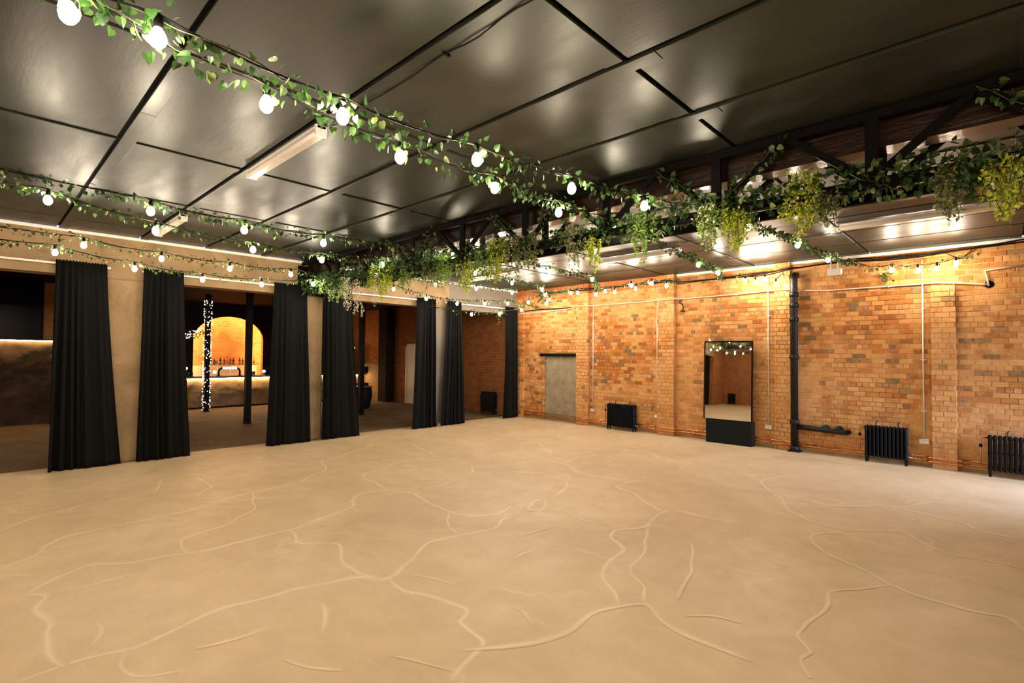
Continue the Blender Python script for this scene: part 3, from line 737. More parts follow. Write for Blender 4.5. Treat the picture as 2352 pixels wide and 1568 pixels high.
# ------------------------------------------------------------------ hanging plants
def hanging(px, py0, py1, wpx, style, label, n=9, yoff=0.):
    n = n*2 if n > 1 else 1
    y = TY-.15+yoff; a = hit(px, py0, 1, y); b = hit(px, py1, 1, y); wid = abs(hit(px+wpx/2, py0, 1, y).x-hit(px-wpx/2, py0, 1, y).x)
    top = Vector((a.x, y, a.z)); Lg = a.z-b.z
    t = thing('hanging_plant', (a.x, y, b.z), label, 'hanging plant', 'trailing plants hung from the girder')
    mats = {'fern': ('fern_leaf', .042), 'lime': ('lime_leaf', .040), 'olive': ('olive_leaf', .036), 'white': ('fern_leaf', .036), 'whitelime': ('lime_leaf', .038), 'string': ('cream_petal', .034), 'green': ('ivy_leaf', .045)}
    mat, sz = mats[style]; st = MB(); L = []; FL = []
    for k in range(n):
        u = (k+.5)/n*2-1; q = top+Vector((u*wid*.5+rl.uniform(-.02, .02), rl.uniform(-.10, .10), rl.uniform(-.02, .05)))
        ln = 1.22*Lg*(1-.55*abs(u)**1.3)*rl.uniform(.66, 1.05) if style != 'string' else 1.2*Lg*rl.uniform(.75, 1.0)
        P = [q.copy()]; d = Vector((u*.25, rl.uniform(-.3, .3), -.6)); s_ = .025; m = max(3, int(ln/s_))
        for i in range(m):
            d = (d+Vector((rl.gauss(0, .12)-u*.015, rl.gauss(0, .12), -.22))).normalized(); P.append(P[-1]+d*s_)
            for _ in range(3):
                if rl.random() < .92:
                    L.append((*leaf_mats(P[-1]+rv()*.014, rv()+Vector((0, 0, -.5)), rv(), sz*rl.uniform(.6, 1.25)), min(1, max(0, rl.gauss(.5, .25)))))
            if style in ('white', 'whitelime') and rl.random() < (.32 if style == 'white' else .16):
                FL.append((*leaf_mats(P[-1]+rv()*.02, rv(), rv(), .034), rl.random())); FL.append((*leaf_mats(P[-1]+rv()*.02, rv(), rv(), .034), rl.random()))
        st.tube(P, .0025, 4)
    part('stem', st, 'stem_green', t)
    join_leaves('foliage', L, mat, t, True); join_leaves('blossom', FL, 'cream_petal', t, True)
for a in [
 (1472, 490, 585, 46, 'fern', 'single bright fern hanging below a bulb in mid girder', 9),
 (1632, 470, 560, 62, 'white', 'white-flowered trailing plant left of a bulb on the girder', 12),
 (1690, 488, 575, 44, 'lime', 'lime trailing plant right beside the white-flowered one', 9),
 (1846, 400, 532, 62, 'whitelime', 'long lime plant with pale blooms, left of the olive one', 12),
 (1898, 440, 518, 44, 'olive', 'small olive plant hanging right of the long lime one', 8),
 (2176, 385, 503, 44, 'olive', 'long olive trailing plant crossing the right tube light', 9),
 (2228, 370, 445, 46, 'green', 'leafy green trail between the olive plant and the right edge', 8),
 (2312, 372, 500, 62, 'whitelime', 'pale-flowered lime plant hanging nearest the right edge', 12),
 (1362, 545, 618, 26, 'lime', 'slim yellow-green plant hanging left of the single fern', 6),
 (1314, 520, 615, 30, 'olive', 'thin olive trail left of the slim yellow-green plant', 7),
 (1200, 545, 628, 62, 'olive', 'wide wispy olive plant right of the yellow pair', 12),
 (1146, 550, 640, 30, 'lime', 'yellow-green plant hanging with its tip at a small bulb', 7),
 (1112, 575, 636, 26, 'fern', 'short green plant left of the yellow-green one', 6),
 (1073, 600, 672, 26, 'lime', 'low pointed lime plant before the pale header', 6),
 (1020, 585, 650, 44, 'fern', 'bushy green plant hanging right of the thick ivy mass', 10),
 (990, 610, 665, 34, 'olive', 'olive tuft left of the bushy green plant', 8),
 (932, 622, 672, 22, 'fern', 'small green tuft above the third opening', 5),
 (876, 610, 688, 56, 'lime', 'wide lime plant above the third opening', 12),
 (772, 640, 690, 60, 'white', 'green plant with white buds over the middle pier curtain', 12),
 (808, 640, 715, 24, 'string', 'cluster of cream blossom strings hanging lowest at left', 5, -.18),
 (858, 630, 706, 8, 'string', 'single cream blossom string, left of a matching pair', 1, -.02),
 (877, 630, 708, 8, 'string', 'single cream blossom string, right of a matching pair', 1, -.02)]:
    hanging(*a)
def sprig(c, label):
    L = []
    for k in range(46):
        p = Vector(c)+Vector((rl.gauss(0, .05), rl.gauss(0, .04), -abs(rl.gauss(0, .13)))); L.append((*leaf_mats(p, rv()+Vector((0, 0, -.6)), rv(), .045), rl.random()))
    t = thing('ivy_sprig', c, label, 'ivy sprig', 'loose ivy sprigs'); join_leaves('foliage', L, 'ivy_leaf', t)
    part('stem', MB().tube([c, (c[0]+.01, c[1], c[2]-.2)], .003, 4), 'stem_green', t)
sprig(tuple(b7[1]+Vector((0, 0, .10))), 'ivy sprig hanging over the narrow corner curtain')
sprig(tuple(hit(2033, 625, 1, -.14)), 'ivy sprig trailing down the brick right of the exit sign')

# ------------------------------------------------------------------ fluorescent fittings
def tube_light(x0, x1, y, label):
    t = thing('tube_light', ((x0+x1)/2, y, H-.06), label, 'ceiling light', 'unlit ceiling tube lights')
    part('tray', MB().bbox(x0, x1, y-.045, y+.045, H-.055, H-.018, .006), 'white_plastic', t)
    prof = [(-.05, 0), (-.052, -.03), (-.036, -.06), (.036, -.06), (.052, -.03), (.05, 0)]
    part('diffuser', MB().prism(prof, lambda u, v, w: (w, y+u, H-.055+v), x0+.02, x1-.02), 'lens_diffuser', t)
    for x in (x0, x1-.03): part('end_cap', MB().bbox(x, x+.03, y-.056, y+.056, H-.12, H-.02, .006), 'white_plastic', t)
tube_light(5.33, 7.02, -10.12, 'unlit tube light on the near ceiling below the bulb strings')
tube_light(1.10, 2.62, -10.12, 'unlit tube light near the concrete wall header')
tube_light(9.60, 11.42, -3.06, 'long unlit tube light at right beyond the girder')
tube_light(5.20, 7.05, -3.06, 'unlit tube light beyond the girder above the mirror')
tube_light(1.05, 2.85, -3.06, 'unlit tube light beyond the girder nearest the corner')

# ------------------------------------------------------------------ things on the brick wall
def conduit(px, pyb, x, zb, ztop, label, plab, yw=0.):
    t = thing('conduit', (x, yw, zb), label, 'conduit', 'vertical metal conduits')
    part('pipe', MB().tube([(x, yw-.03, zb+.04), (x, yw-.03, ztop)], .014, 8), 'galvanised', t, True)
    z = zb+.55
    while z < ztop-.2: part('saddle', MB().bbox(x-.038, x+.038, yw-.036, yw, z, z+.018, .003), 'galvanised', t); z += .95
    s = thing('wall_socket', (x, yw, zb-.045), plab, 'socket', 'double metal wall sockets')
    part('back_box', MB().bbox(x-.072, x+.072, yw-.045, yw, zb-.045, zb+.045, .005), 'brushed_steel', s)
    part('face_plate', MB().bbox(x-.075, x+.075, yw-.052, yw-.045, zb-.047, zb+.047, .002), 'brushed_steel', s)
    for dx in (-.036, .036):
        part('switch', MB().box(x+dx-.008, x+dx+.008, yw-.056, yw-.052, zb+.016, zb+.034), 'white_plastic', s)
        part('socket_insert', MB().box(x+dx-.024, x+dx+.024, yw-.0535, yw-.052, zb-.034, zb+.006), 'white_plastic', s)
conduit(0, 0, 2.98, .45, 3.86, 'vertical conduit right of the blocked doorway', 'wall socket right of the blocked doorway')
conduit(0, 0, 4.97, .45, 3.95, 'vertical conduit left of the second brick pier', 'wall socket between a radiator and a brick pier', 0)
conduit(0, 0, 7.66, .45, 3.80, 'vertical conduit right of the tall mirror', 'wall socket right of the tall mirror')
conduit(0, 0, 10.36, .46, 3.85, 'vertical conduit left of the rightmost brick pier', 'wall socket beside the rightmost brick pier')
Y0 = -.045
cw = [hit(x, y, 1, -.05) for x, y in [(1192, 721), (1250, 716), (1300, 710), (1330, 703.5), (1363, 702), (1511, 690.5), (1553, 687), (1690, 676), (1766, 668), (1800, 665.5), (1850, 667), (1900, 667), (1960, 662.5), (2040, 657.5), (2117, 652), (2150, 649), (2190, 649.5), (2272, 653)]]
def offp(p):
    for a, b, d, zt in PIERS:
        if a-.05 <= p.x <= b+.05 and p.z < zt: return Vector((p.x, p.y-d, p.z))
    return p
def dens(P, st=.08):
    out = []
    for a, b in zip(P, P[1:]):
        n = max(1, int((b-a).length/st))
        for k in range(n): out.append(a.lerp(b, k/n))
    return out+[P[-1]]
t = thing('wall_cable', (5.5, 0, 3.2), 'pale horizontal cable running the length of the brick wall', 'cable')
part('cable', MB().tube([offp(p) for p in dens(cw)], .013, 7), 'cream_paint', t, True)
for p in cw[1::3]: q = offp(p); part('cable_clip', MB().bbox(q.x-.012, q.x+.012, q.y-.018, q.y+.04, q.z-.02, q.z+.02, .003), 'cream_paint', t)
def bundle(L, r, label, yv=-.05, n=3):
    P = dens([hit(x, y, 1, yv) for x, y in L], .15); t = thing('cable_bundle', P[len(P)//2], label, 'cable')
    for k in range(n):
        part('cable', MB().tube([offp(p+Vector((0, .01*math.sin(i*.7+k*2), .016*(k-1)+.014*math.sin(i*.45+k*1.9)))) for i, p in enumerate(P)], r, 6), 'cable_black', t, True)
bundle([(1260, 673), (1365, 664), (1450, 655), (1540, 646), (1560, 649), (1680, 637), (1782, 626), (1820, 617), (1900, 605), (1960, 598), (2040, 594), (2120, 586), (2230, 571), (2352, 553)], .011, 'bundle of black cables along the top of the brick wall')
bundle([(1206, 713.5), (1270, 708), (1328, 702)], .016, 'thick black pipe length above the blocked doorway', -.05, 1)
bundle([(1234, 694), (1242, 685), (1252, 674)], .014, 'short black slanting cable at the brick corner', -.05, 1)
bundle([(2170, 578), (2186, 586), (2203, 594), (2222, 583), (2232, 572)], .006, 'thin black cable loop at the upper right of the brick wall', -.05, 1)
# soil pipe
sx, sy = 8.215, -.155
t = thing('soil_pipe', (sx, sy, 0), 'tall black cast iron soil pipe with a low branch on the brick wall', 'pipe')
part('stack', MB().tube([(sx, sy, .0), (sx, sy, 3.66)]+[(sx, sy+.10-.10*math.cos(q*math.pi/12), 3.66+.10*math.sin(q*math.pi/12)) for q in range(1, 7)]+[(sx, sy+.2, 3.76)], .072, 16), 'cast_iron_black', t, True)
for z in (.02, .58, 1.95, 2.75, 3.05, 3.28): part('collar', MB().lathe([(.074, 0), (.092, .01), (.092, .085), (.074, .10)], (sx, sy, z), 16), 'cast_iron_black', t, True)
part('branch', MB().tube([(sx+.05, sy, .53), (sx+.86, sy, .50), (sx+.92, sy+.02, .50), (sx+.95, sy+.07, .50), (sx+.95, sy+.16, .50)], .052, 12), 'cast_iron_black', t, True)
for x in (sx+.56, sx+.80): part('branch_boss', MB().tube([(x, sy, .55), (x, sy+.14, .55)], .062, 12), 'cast_iron_black', t, True)
part('foot', MB().bbox(sx-.12, sx+.12, sy-.10, sy+.10, 0, .025, .005), 'cast_iron_black', t)
# radiators
def radiator(x0, x1, z1, y, label, group='black column radiators'):
    t = thing('radiator', ((x0+x1)/2, y, 0), label, 'radiator', group)
    n = max(6, round((x1-x0)/.062)); p = (x1-x0)/n; z0 = .10; ctr = wloc(t)
    m = MB()
    for dy in (-.062, .0, .062): m.tube([(0, dy, z0+.05), (0, dy, z1-.05)], .0255, 7)
    m.bbox(-p*.47, p*.47, -.085, .085, z1-.085, z1, .02); m.bbox(-p*.47, p*.47, -.085, .085, z0, z0+.085, .02)
    m.bbox(-p*.46, p*.46, -.075, .075, (z0+z1)/2-.015, (z0+z1)/2+.015, .006)
    sec = m.mesh('section', 'radiator_black', smooth=False)
    for k in range(n): link('section', sec, t, (x0+p*(k+.5)-ctr.x, 0, 0))
    for x in (x0+p*.5, x1-p*.5):
        for dy in (-.06, .06): part('leg', MB().tube([(x, y+dy, 0), (x, y+dy, z0+.03)], [.018, .026], 8), 'radiator_black', t)
    for f in (.27, .78):
        x = x0+(x1-x0)*f; part('wall_bracket', MB().tube([(x, y+.02, z1-.02), (x-.01, y+.03, z1+.05), (x+.012, y+.04, z1+.085)], .010, 6), 'radiator_black', t)
    part('feed_pipe', MB().tube([(x0+.01, y, z1-.05), (x0-.07, y, z1-.05), (x0-.085, y, z1-.07), (x0-.085, y, .20)], .011, 8), 'copper', t, True, 'copper feed pipe')
    part('valve', MB().lathe([(.02, 0), (.024, .01), (.024, .05), (.012, .06)], (x0-.085, y, z1-.22), 10), 'matt_black', t)
    part('tail_fitting', MB().tube([(x1-.01, y, .16), (x1+.06, y, .16)], .015, 8), 'brushed_steel', t)
    return t
RY = -.21
rx = lambda px, py: hit(px, py, 1, RY-.08).x
radiator(rx(1393, 960), rx(1456, 962), .70, RY, 'black column radiator between the first two brick piers')
radiator(rx(1985, 1010), rx(2085, 1015), .70, RY, 'black column radiator right of the soil pipe branch')
radiator(rx(2268, 1040), rx(2268, 1040)+.95, .70, RY, 'black column radiator cut off by the right edge')
radiator(-1.42, -.78, .74, -.22, 'black radiator in the dim opening beside the corner curtain')
radiator(.55, 1.35, .78, -17.05, 'black radiator on the far wall seen in the mirror')
# copper pipes along skirting
for z, lab in ((.125, 'lower copper heating pipe along the foot of the brick wall'), (.195, 'upper copper heating pipe along the foot of the brick wall')):
    P = [Vector((.35, -.06, z))]
    for a, b, d, zt in PIERS[1:]:
        P += [Vector((a-.05, -.06, z)), Vector((a-.035, -.06-d, z)), Vector((b+.035, -.06-d, z)), Vector((b+.05, -.06, z))]
    P += [Vector((14.8, -.06, z))]
    D = []
    for a, b in zip(P, P[1:]): D += [a, a.lerp(b, .04), a.lerp(b, .96)] if (b-a).length > .3 else [a]
    D.append(P[-1]); D = [Vector(q) for q in D]
    t = thing('copper_pipe', (5., -.06, z), lab, 'pipe', 'copper heating pipes'); part('pipe', MB().tube(D, .015, 8), 'copper', t, True)
    for a, b, d, zt in PIERS[1:]:
        for x in (a-.04, b+.04): part('elbow', MB().ball((x, -.06-d, z), .02, 8, 6), 'copper', t, True)
    for x in (.9, 2.0, 4.7, 6.0, 8.9, 10.3): part('pipe_clip', MB().bbox(x-.01, x+.01, -.078, 0, z-.018, z+.018, .002), 'copper', t)
# mirror
mx0, mx1, mz0, mz1 = 6.315, 7.40, .545, 2.34
def mirror():
    t = thing('wall_mirror', (6.87, -.23, .54), 'tall frameless mirror leaning on the brick wall above a black panel', 'mirror')
    n = 18; V = []; F = []
    def yy(u, v): return -.30+.055*v + .009*(1-(2*u-1)**2)*(-1) - .010*(1-(2*v-1)**2)
    for j in range(n+1):
        for i in range(n+1): u, v = i/n, j/n; V.append((mx0+.012+(mx1-mx0-.024)*u, yy(u, v)-.006, mz0+.012+(mz1-mz0-.024)*v))
    for j in range(n):
        for i in range(n): a = j*(n+1)+i; F.append((a, a+1, a+n+2, a+n+1))
    part('mirror_sheet', MB().add(V, F), 'mirror_silver', t, True)
    bk = MB(); k = .03
    bk.add([(mx0, -.285, mz0), (mx1, -.285, mz0), (mx1, -.235, mz1), (mx0, -.235, mz1), (mx0, -.25, mz0), (mx1, -.25, mz0), (mx1, -.20, mz1), (mx0, -.20, mz1)],
           [(0, 1, 2, 3), (7, 6, 5, 4), (0, 4, 5, 1), (1, 5, 6, 2), (2, 6, 7, 3), (3, 7, 4, 0)]); part('back_board', bk, 'matt_black', t)
    for x0_, x1_ in ((mx0, mx0+.016), (mx1-.016, mx1)):
        e = MB().add([(x0_, -.33, mz0), (x1_, -.33, mz0), (x1_, -.275, mz1), (x0_, -.275, mz1), (x0_, -.28, mz0), (x1_, -.28, mz0), (x1_, -.23, mz1), (x0_, -.23, mz1)],
           [(0, 1, 2, 3), (7, 6, 5, 4), (0, 4, 5, 1), (1, 5, 6, 2), (2, 6, 7, 3), (3, 7, 4, 0)]); part('edge_strip', e, 'matt_black', t)
    part('top_edge', MB().box(mx0, mx1, -.275, -.22, mz1-.004, mz1+.014), 'matt_black', t)
    part('corner_tag', MB().prism([(mx0+.10, mz1+.014), (mx0+.17, mz1+.014), (mx0+.10, mz1+.10)], lambda u, v, w: (u, w, v), -.262, -.258), 'white_plastic', t)
    s = thing('base_panel', (6.88, -.25, 0), 'plain black box panel on the floor under the tall mirror', 'panel')
    part('box', MB().bbox(mx0+.045, mx1, -.30, -.12, 0, .54, .006), 'slate_black', s)
mirror()
# exit sign
e0 = hit(1902, 625, 1, -.42); e1 = hit(1935, 622, 1, -.42); ez = hit(1918, 632, 1, -.42).z
t = thing('exit_sign', ((e0.x+e1.x)/2, -.42, ez), 'small white hanging emergency sign box with a green lit edge', 'sign')
part('body', MB().bbox(e0.x, e1.x-.02, -.45, -.39, ez, ez+.135, .005), 'white_plastic', t)
part('lit_edge', MB().box(e1.x-.02, e1.x-.008, -.445, -.395, ez+.03, ez+.11), 'exit_green', t, label='green lit edge')
for x in (e0.x+.05, e1.x-.08): part('hanger', MB().tube([(x, -.42, ez+.13), (x, -.42, H)], .010, 6), 'white_plastic', t); part('hanger_boss', MB().ball((x, -.42, ez+.15), .026), 'white_plastic', t)
# vent hole with pipe stub
hc = hit(2272, 653, 1, -.005)
t = thing('pipe_hole', (hc.x, 0, hc.z), 'round black hole in the brick with pale pipes feeding in', 'hole')
part('hole_lining', MB().tube([(hc.x, -.016, hc.z), (hc.x, .02, hc.z)], .062, 18), 'matt_black', t, True)
part('pipe_stub', MB().tube([(hc.x-.005, -.03, hc.z-.03)]+[tuple(hit(*q, 1, -.04)) for q in ((2268, 640), (2262, 622), (2290, 617), (2352, 609))], .014, 8), 'cream_paint', t, True)
# iron hook bracket
P = [hit(x, y, 1, -.07) for x, y in [(1563, 690), (1560, 694), (1567, 699), (1570, 707), (1564, 715), (1572, 713)]]
t = thing('iron_bracket', tuple(P[2]), 'twisted black iron bracket high on the brick right of the second pier', 'bracket')
part('bar', MB().tube([tuple(p) for p in P], [.016, .022, .018, .02, .03, .02], 8), 'cast_iron_black', t, True)
part('fixing', MB().tube([tuple(P[0]), (P[0].x, .0, P[0].z)], .014, 8), 'cast_iron_black', t)
# ceiling cable on the near ceiling seam
t = thing('ceiling_cable', (8.2, -10.05, H-.03), 'thin black cable clipped along a ceiling joint', 'cable')
part('cable', MB().tube([(7.1+.12*k, -10.06+.012*math.sin(k*.9), H-.028-.006*math.sin(k*1.3)) for k in range(40)], .006, 6), 'cable_black', t, True)
for k in range(4): part('cable_clip', MB().box(7.6+k*1.1, 7.62+k*1.1, -10.09, -10.03, H-.036, H-.016), 'cable_black', t)

# ------------------------------------------------------------------ bar room
BX = -8.9
def rough_front(x, y0, y1, z0, z1, ny, nz, amp, seed):
    V = []; F = []
    for j in range(nz+1):
        for i in range(ny+1):
            y = y0+(y1-y0)*i/ny; z = z0+(z1-z0)*j/nz; p = Vector((y*2.3, z*2.6, seed))
            V.append((x+amp*(noise.noise(p)+.5*noise.noise(p*2.7)+.25*noise.noise(p*6)), y, z))
    for j in range(nz):
        for i in range(ny): a = j*(ny+1)+i; F.append((a, a+1, a+ny+2, a+ny+1))
    return MB().add(V, F)
t = thing('bar_counter', (BX-.3, -4.6, 0), 'long rough-rendered bar counter lit by a warm strip under its top', 'bar')
part('body', MB().box(BX-.6, BX-.06, -9.2, -.45, 0, 1.05), 'rough_bar_render', t)
part('rendered_front', rough_front(BX, -9.2, -.45, .06, 1.02, 150, 22, .035, 4.), 'rough_bar_render', t, True)
part('kick_board', MB().box(BX-.05, BX-.03, -9.2, -.45, 0, .09), 'matt_black', t)
part('counter_top', MB().bbox(BX-.75, BX+.10, -9.3, -.35, 1.07, 1.125, .008), 'dark_wood', t)
part('led_strip', MB().box(BX+.045, BX+.065, -9.2, -.45, 1.045, 1.07), 'led_strip', t)
t = thing('bar_partition', (-7.6, -12, 0), 'tall rough-rendered partition at far left with a glowing top edge', 'partition')
pz = hit(60, 782, 0, -7.45).z
part('body', MB().box(-7.75, -7.52, -14.4, -9.9, 0, pz), 'shaded_bar_render', t)
part('rendered_front', rough_front(-7.47, -14.4, -9.9, 0, pz, 110, 40, .035, 9.), 'shaded_bar_render', t, True)
part('led_strip', MB().box(-7.42, -7.40, -14.4, -9.9, pz-.015, pz+.01), 'led_strip', t); part('top_ledge', MB().bbox(-7.78, -7.37, -14.4, -9.88, pz+.012, pz+.045, .004), 'dark_wood', t)
t = thing('brick_column', (-8.5, -10.2, 0), 'brick column glowing orange behind the far left partition', 'column')
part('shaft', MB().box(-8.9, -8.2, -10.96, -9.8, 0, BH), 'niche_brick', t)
t = thing('black_screen', (-7.9, -12.5, 2.2), 'large black screen above the far left partition', 'screen')
part('panel', MB().bbox(-8.0, -7.94, -14.3, -10.93, pz+.05, 3.88, .01), 'screen_black', t); part('frame', MB().bbox(-8.06, -8.0, -14.35, -10.9, pz+.02, 3.9, .01), 'matt_black', t)
t = thing('bar_partition', (-8.9, -.6, 1.1), 'short rough-rendered block with a glowing edge at the bar end', 'partition')
part('body', rough_front(-9.2, -1.3, -.66, 1.13, 2.22, 20, 24, .03, 2.), 'rough_bar_render', t, True); part('core', MB().box(-9.6, -9.24, -1.3, -.66, 1.13, 2.22), 'rough_bar_render', t)
part('led_strip', MB().box(-9.20, -9.16, -1.3, -.66, 2.225, 2.25), 'led_strip', t)
# posts
def post(x, y, label, r=.075):
    t = thing('post', (x, y, 0), label, 'post', 'black steel posts')
    part('shaft', MB().box(x-r, x+r, y-r, y+r, 0, BH), 'matt_black', t); part('foot_plate', MB().bbox(x-r*1.25, x+r*1.25, y-r*1.25, y+r*1.25, 0, .02, .003), 'matt_black', t)
    return t
post(-3.96, -6.87, 'square black post in front of the lit arch'); post(-3.73, -3.47, 'square black post in the third opening beside the black tub')
post(-7.89, -6.81, 'black post wrapped in fairy lights', .07)
ff = MB(); cb = []
for k in range(420):
    z = .06+k/420*3.7; q = k*.42; cb.append((-7.89+.115*math.cos(q), -6.81+.115*math.sin(q), z))
for k in range(250):
    p = cb[int(rl.random()*419)]; q = rl.uniform(0, 6.283); ff.ball((-7.89+.118*math.cos(q), -6.81+.118*math.sin(q), p[2]), .0125, 6, 4)
t = thing('fairy_lights', (-7.89, -6.81, .05), 'spiral of tiny warm fairy lights wound round a post', 'fairy lights')
part('wire', MB().tube(cb, .004, 4), 'cable_black', t); part('tiny_bulbs', ff, 'fairy_bulb', t, kind='stuff')
a, b = hit(420, 772, 0, -7.89), hit(470, 760, 0, -7.89)
P = [a.lerp(b, k/8)+Vector((0, 0, .02*math.sin(k))) for k in range(9)]
ivy(P, 160, .12, .05, 'ivy bough with fairy lights left of the wrapped post', group='bar ivy')
fb = MB()
for k in range(34): p = P[0].lerp(P[-1], rl.random())+rv()*.10; fb.ball(p, .013, 6, 4)
t = thing('fairy_lights', tuple(P[4]), 'cluster of fairy lights in the ivy bough left of the wrapped post', 'fairy lights')
part('tiny_bulbs', fb, 'fairy_bulb', t, kind='stuff'); part('wire', MB().tube(P, .004, 4), 'cable_black', t)
# tubs
def tub(x, y, h, r, label):
    t = thing('tub_table', (x, y, 0), label, 'tub', 'black tubs in the bar room')
    part('body', MB().lathe([(r*.74, 0), (r*.80, .04), (r*.93, h*.35), (r, h*.6), (r*.97, h*.85), (r*.94, h-.03)], (x, y, 0), 24), 'matt_black', t, True)
    part('rim', MB().lathe([(r*.95, h-.03), (r*1.02, h-.025), (r*1.02, h), (r*.6, h+.002)], (x, y, 0), 24), 'dark_wood', t)
tub(-5.62, -8.45, .93, .46, 'black tub beside the second curtain in the bar opening'); tub(-5.5, -2.45, .80, .40, 'black tub by the post in the third opening')
t = thing('black_cabinet', (-7.0, -1.6, 0), 'small black cabinet behind the tub in the third opening', 'cabinet')
part('carcass', MB().bbox(-7.3, -6.9, -1.75, -1.3, 0, .82, .01), 'matt_black', t); part('door', MB().bbox(-6.9, -6.88, -1.73, -1.32, .05, .8, .003), 'matt_black', t)
# wall speaker
sp = hit(848, 849, 0, -8.7)
t = thing('speaker', (-8.75, sp.y, sp.z-.14), 'small black loudspeaker above the end of the bar', 'speaker')
part('cabinet', MB().bbox(-8.9, -8.66, sp.y-.13, sp.y+.13, sp.z-.14, sp.z+.14, .012), 'matt_black', t); part('grille', MB().bbox(-8.66, -8.645, sp.y-.115, sp.y+.115, sp.z-.125, sp.z+.125, .004), 'screen_black', t)
part('wall_arm', MB().tube([(-8.9, sp.y, sp.z), (-9.25, sp.y+.1, sp.z)], .02, 8), 'matt_black', t)
# cream panelling by the bar end
struct('trim_4', MB().box(-9.3, -7.65, -.30, 0, 0, hit(860, 836, 1, -.3).z), 'tan_concrete', 'cream boxed-in ledge at the bar end', 'ledge')
# white door
wd = hit(934, 790, 1, 0).x
d2 = struct('door_2', MB().box(wd+.10, wd+1.0, -.03, .01, 0, 2.3), 'door_white', 'white door in a cream frame in the dim brick wall', 'door')
part('door_frame', MB().bbox(wd, wd+.10, -.06, .02, 0, 2.40, .004).bbox(wd+1.0, wd+1.1, -.06, .02, 0, 2.40, .004).bbox(wd, wd+1.1, -.06, .02, 2.3, 2.40, .004), 'cream_paint', d2)
part('handle', MB().tube([(wd+.2, -.03, 1.05), (wd+.2, -.09, 1.05), (wd+.32, -.09, 1.05)], .01, 6), 'brushed_steel', d2)
# back bar: glass shelf, bottles, taps, glasses
SX = -10.62
t = thing('back_shelf', (SX, -5.2, 1.5), 'glass shelf of bottles inside the lit arch', 'shelf')
part('shelf', MB().bbox(SX-.16, SX+.12, NY0+.35, NY1-.25, 1.50, 1.52, .003), 'glass_shelf', t)
for y in (NY0+.8, -5.2, NY1-.6): part('leg', MB().tube([(SX, y, .98), (SX, y, 1.5)], .012, 6), 'brushed_steel', t)
def bottle(x, y, z, h, r, mat, label, grp):
    t = thing('bottle', (x, y, z), label, 'bottle', grp)
    part('glass', MB().lathe([(r*.9, 0), (r, .01), (r, h*.55), (r*.75, h*.66), (r*.34, h*.76), (r*.32, h*.94)], (x, y, z), 10), mat, t, True)
    part('cap', MB().lathe([(r*.36, h*.93), (r*.36, h)], (x, y, z), 8), 'matt_black', t)
    part('paper_label', MB().lathe([(r*1.02, h*.16), (r*1.02, h*.44)], (x, y, z), 10), 'cream_paint', t)
xs_ = [484, 492, 498, 506, 515, 522, 529, 536, 550, 557, 576, 583]
bl = {'bottle_green': 'green glass spirit bottle on the shelf in the lit arch', 'bottle_amber': 'amber spirit bottle on the shelf in the lit arch', 'bottle_clear': 'clear spirit bottle on the shelf in the lit arch'}
cnt_ = {}
for k, px in enumerate(xs_):
    y = hit(px, 836, 0, SX).y; mt = ('bottle_green', 'bottle_green', 'bottle_clear', 'bottle_green', 'bottle_amber', 'bottle_clear', 'bottle_amber', 'bottle_green', 'bottle_amber', 'bottle_amber', 'bottle_green', 'bottle_clear')[k]
    cnt_[mt] = cnt_.get(mt, -1)+1; bottle(SX, y, 1.52, (.30, .24, .26, .29, .25, .32, .30, .26, .28, .24, .33, .25)[k], .042, mt, ORD[cnt_[mt]]+' from left '+bl[mt], mt.split('_')[1]+' bottles on the arch shelf')
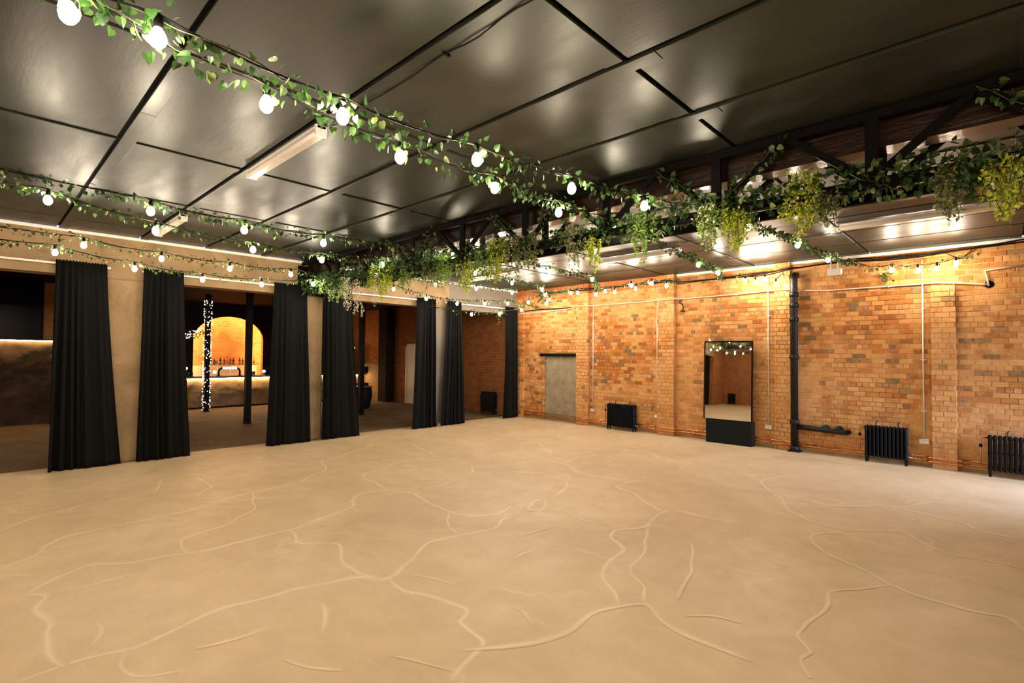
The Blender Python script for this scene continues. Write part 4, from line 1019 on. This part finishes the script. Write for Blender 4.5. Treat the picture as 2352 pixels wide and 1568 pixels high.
def tap(y, label, halfw=.36):
    x = -9.25; z = 1.125; t = thing('beer_tap', (x, y, z), label, 'beer tap', 'black bridge beer taps')
    for s in (-1, 1):
        part('leg', MB().tube([(x, y+s*halfw, z), (x, y+s*halfw, z+.17), (x, y+s*(halfw-.03), z+.24), (x, y+s*(halfw-.10), z+.28), (x, y+s*(halfw-.16), z+.29)], .034, 10), 'matt_black', t, True)
        part('base_flange', MB().lathe([(.07, 0), (.07, .02), (.04, .03)], (x, y+s*halfw, z), 12), 'matt_black', t)
    part('rail', MB().tube([(x, y-halfw+.1, z+.29), (x, y+halfw-.1, z+.29)], .036, 10), 'matt_black', t, True)
    for k in range(5):
        yy = y-.20+.1*k; part('tap_lens', MB().tube([(x+.03, yy, z+.29), (x+.055, yy, z+.29)], .042, 12), 'tap_lens', t, label='glowing round badge')
        part('nozzle', MB().tube([(x+.02, yy, z+.26), (x+.05, yy, z+.18), (x+.05, yy, z+.14)], .010, 6), 'brushed_steel', t)
ty = hit(527, 848, 0, -9.25).y; tap(ty, 'black bridge beer tap with glowing badges under the lit arch')
tap(hit(412, 845, 0, -9.25).y, 'black bridge beer tap half hidden by the second curtain'); tap(hit(634, 845, 0, -9.25).y, 'black bridge beer tap half hidden by the third curtain')
for px, lab in ((493, 'small white lit tap lamp left of the middle beer tap'), (606, 'small white lit tap lamp right of the square post')):
    y = hit(px, 857, 0, -9.1).y; t = thing('tap_lamp', (-9.1, y, 1.125), lab, 'lamp', 'small tap lamps')
    part('stand', MB().lathe([(.04, 0), (.04, .015), (.012, .02), (.012, .10)], (-9.1, y, 1.125), 10), 'brushed_steel', t); part('lit_globe', MB().ball((-9.1, y, 1.125+.15), .055, 10, 8), 'tap_lens', t, True)
def glass(x, y, z, label, grp):
    t = thing('pint_glass', (x, y, z), label, 'glass', grp)
    part('bowl', MB().lathe([(.028, 0), (.040, .14), (.038, .14), (.026, .008)], (x, y, z), 10), 'bottle_clear', t, True); part('base', MB().lathe([(.028, 0), (.028, .012)], (x, y, z), 10), 'bottle_clear', t)
for k, px in enumerate((433, 437, 441, 576, 580, 584)):
    y = hit(px, 858, 0, -9.35).y; glass(-9.35, y, 1.125, ('leftmost', 'middle', 'rightmost')[k % 3]+(' of three pint glasses on the bar left of the arch' if k < 3 else ' of three pint glasses on the bar right of the square post'), 'glasses left of arch' if k < 3 else 'glasses right of post')
t = thing('back_counter', (-10.35, -5.2, 0), 'pale back counter inside the arch behind the taps', 'counter')
part('top', MB().bbox(-10.75, -10.0, NY0-.8, NY1+.8, .94, .98, .005), 'brushed_steel', t); part('carcass', MB().box(-10.75, -10.02, NY0-.8, NY1+.8, 0, .94), 'matt_black', t)
part('splashback', MB().box(NX+.02, NX+.04, NY0+.05, NY1-.05, .98, 1.46), 'cream_paint', t)
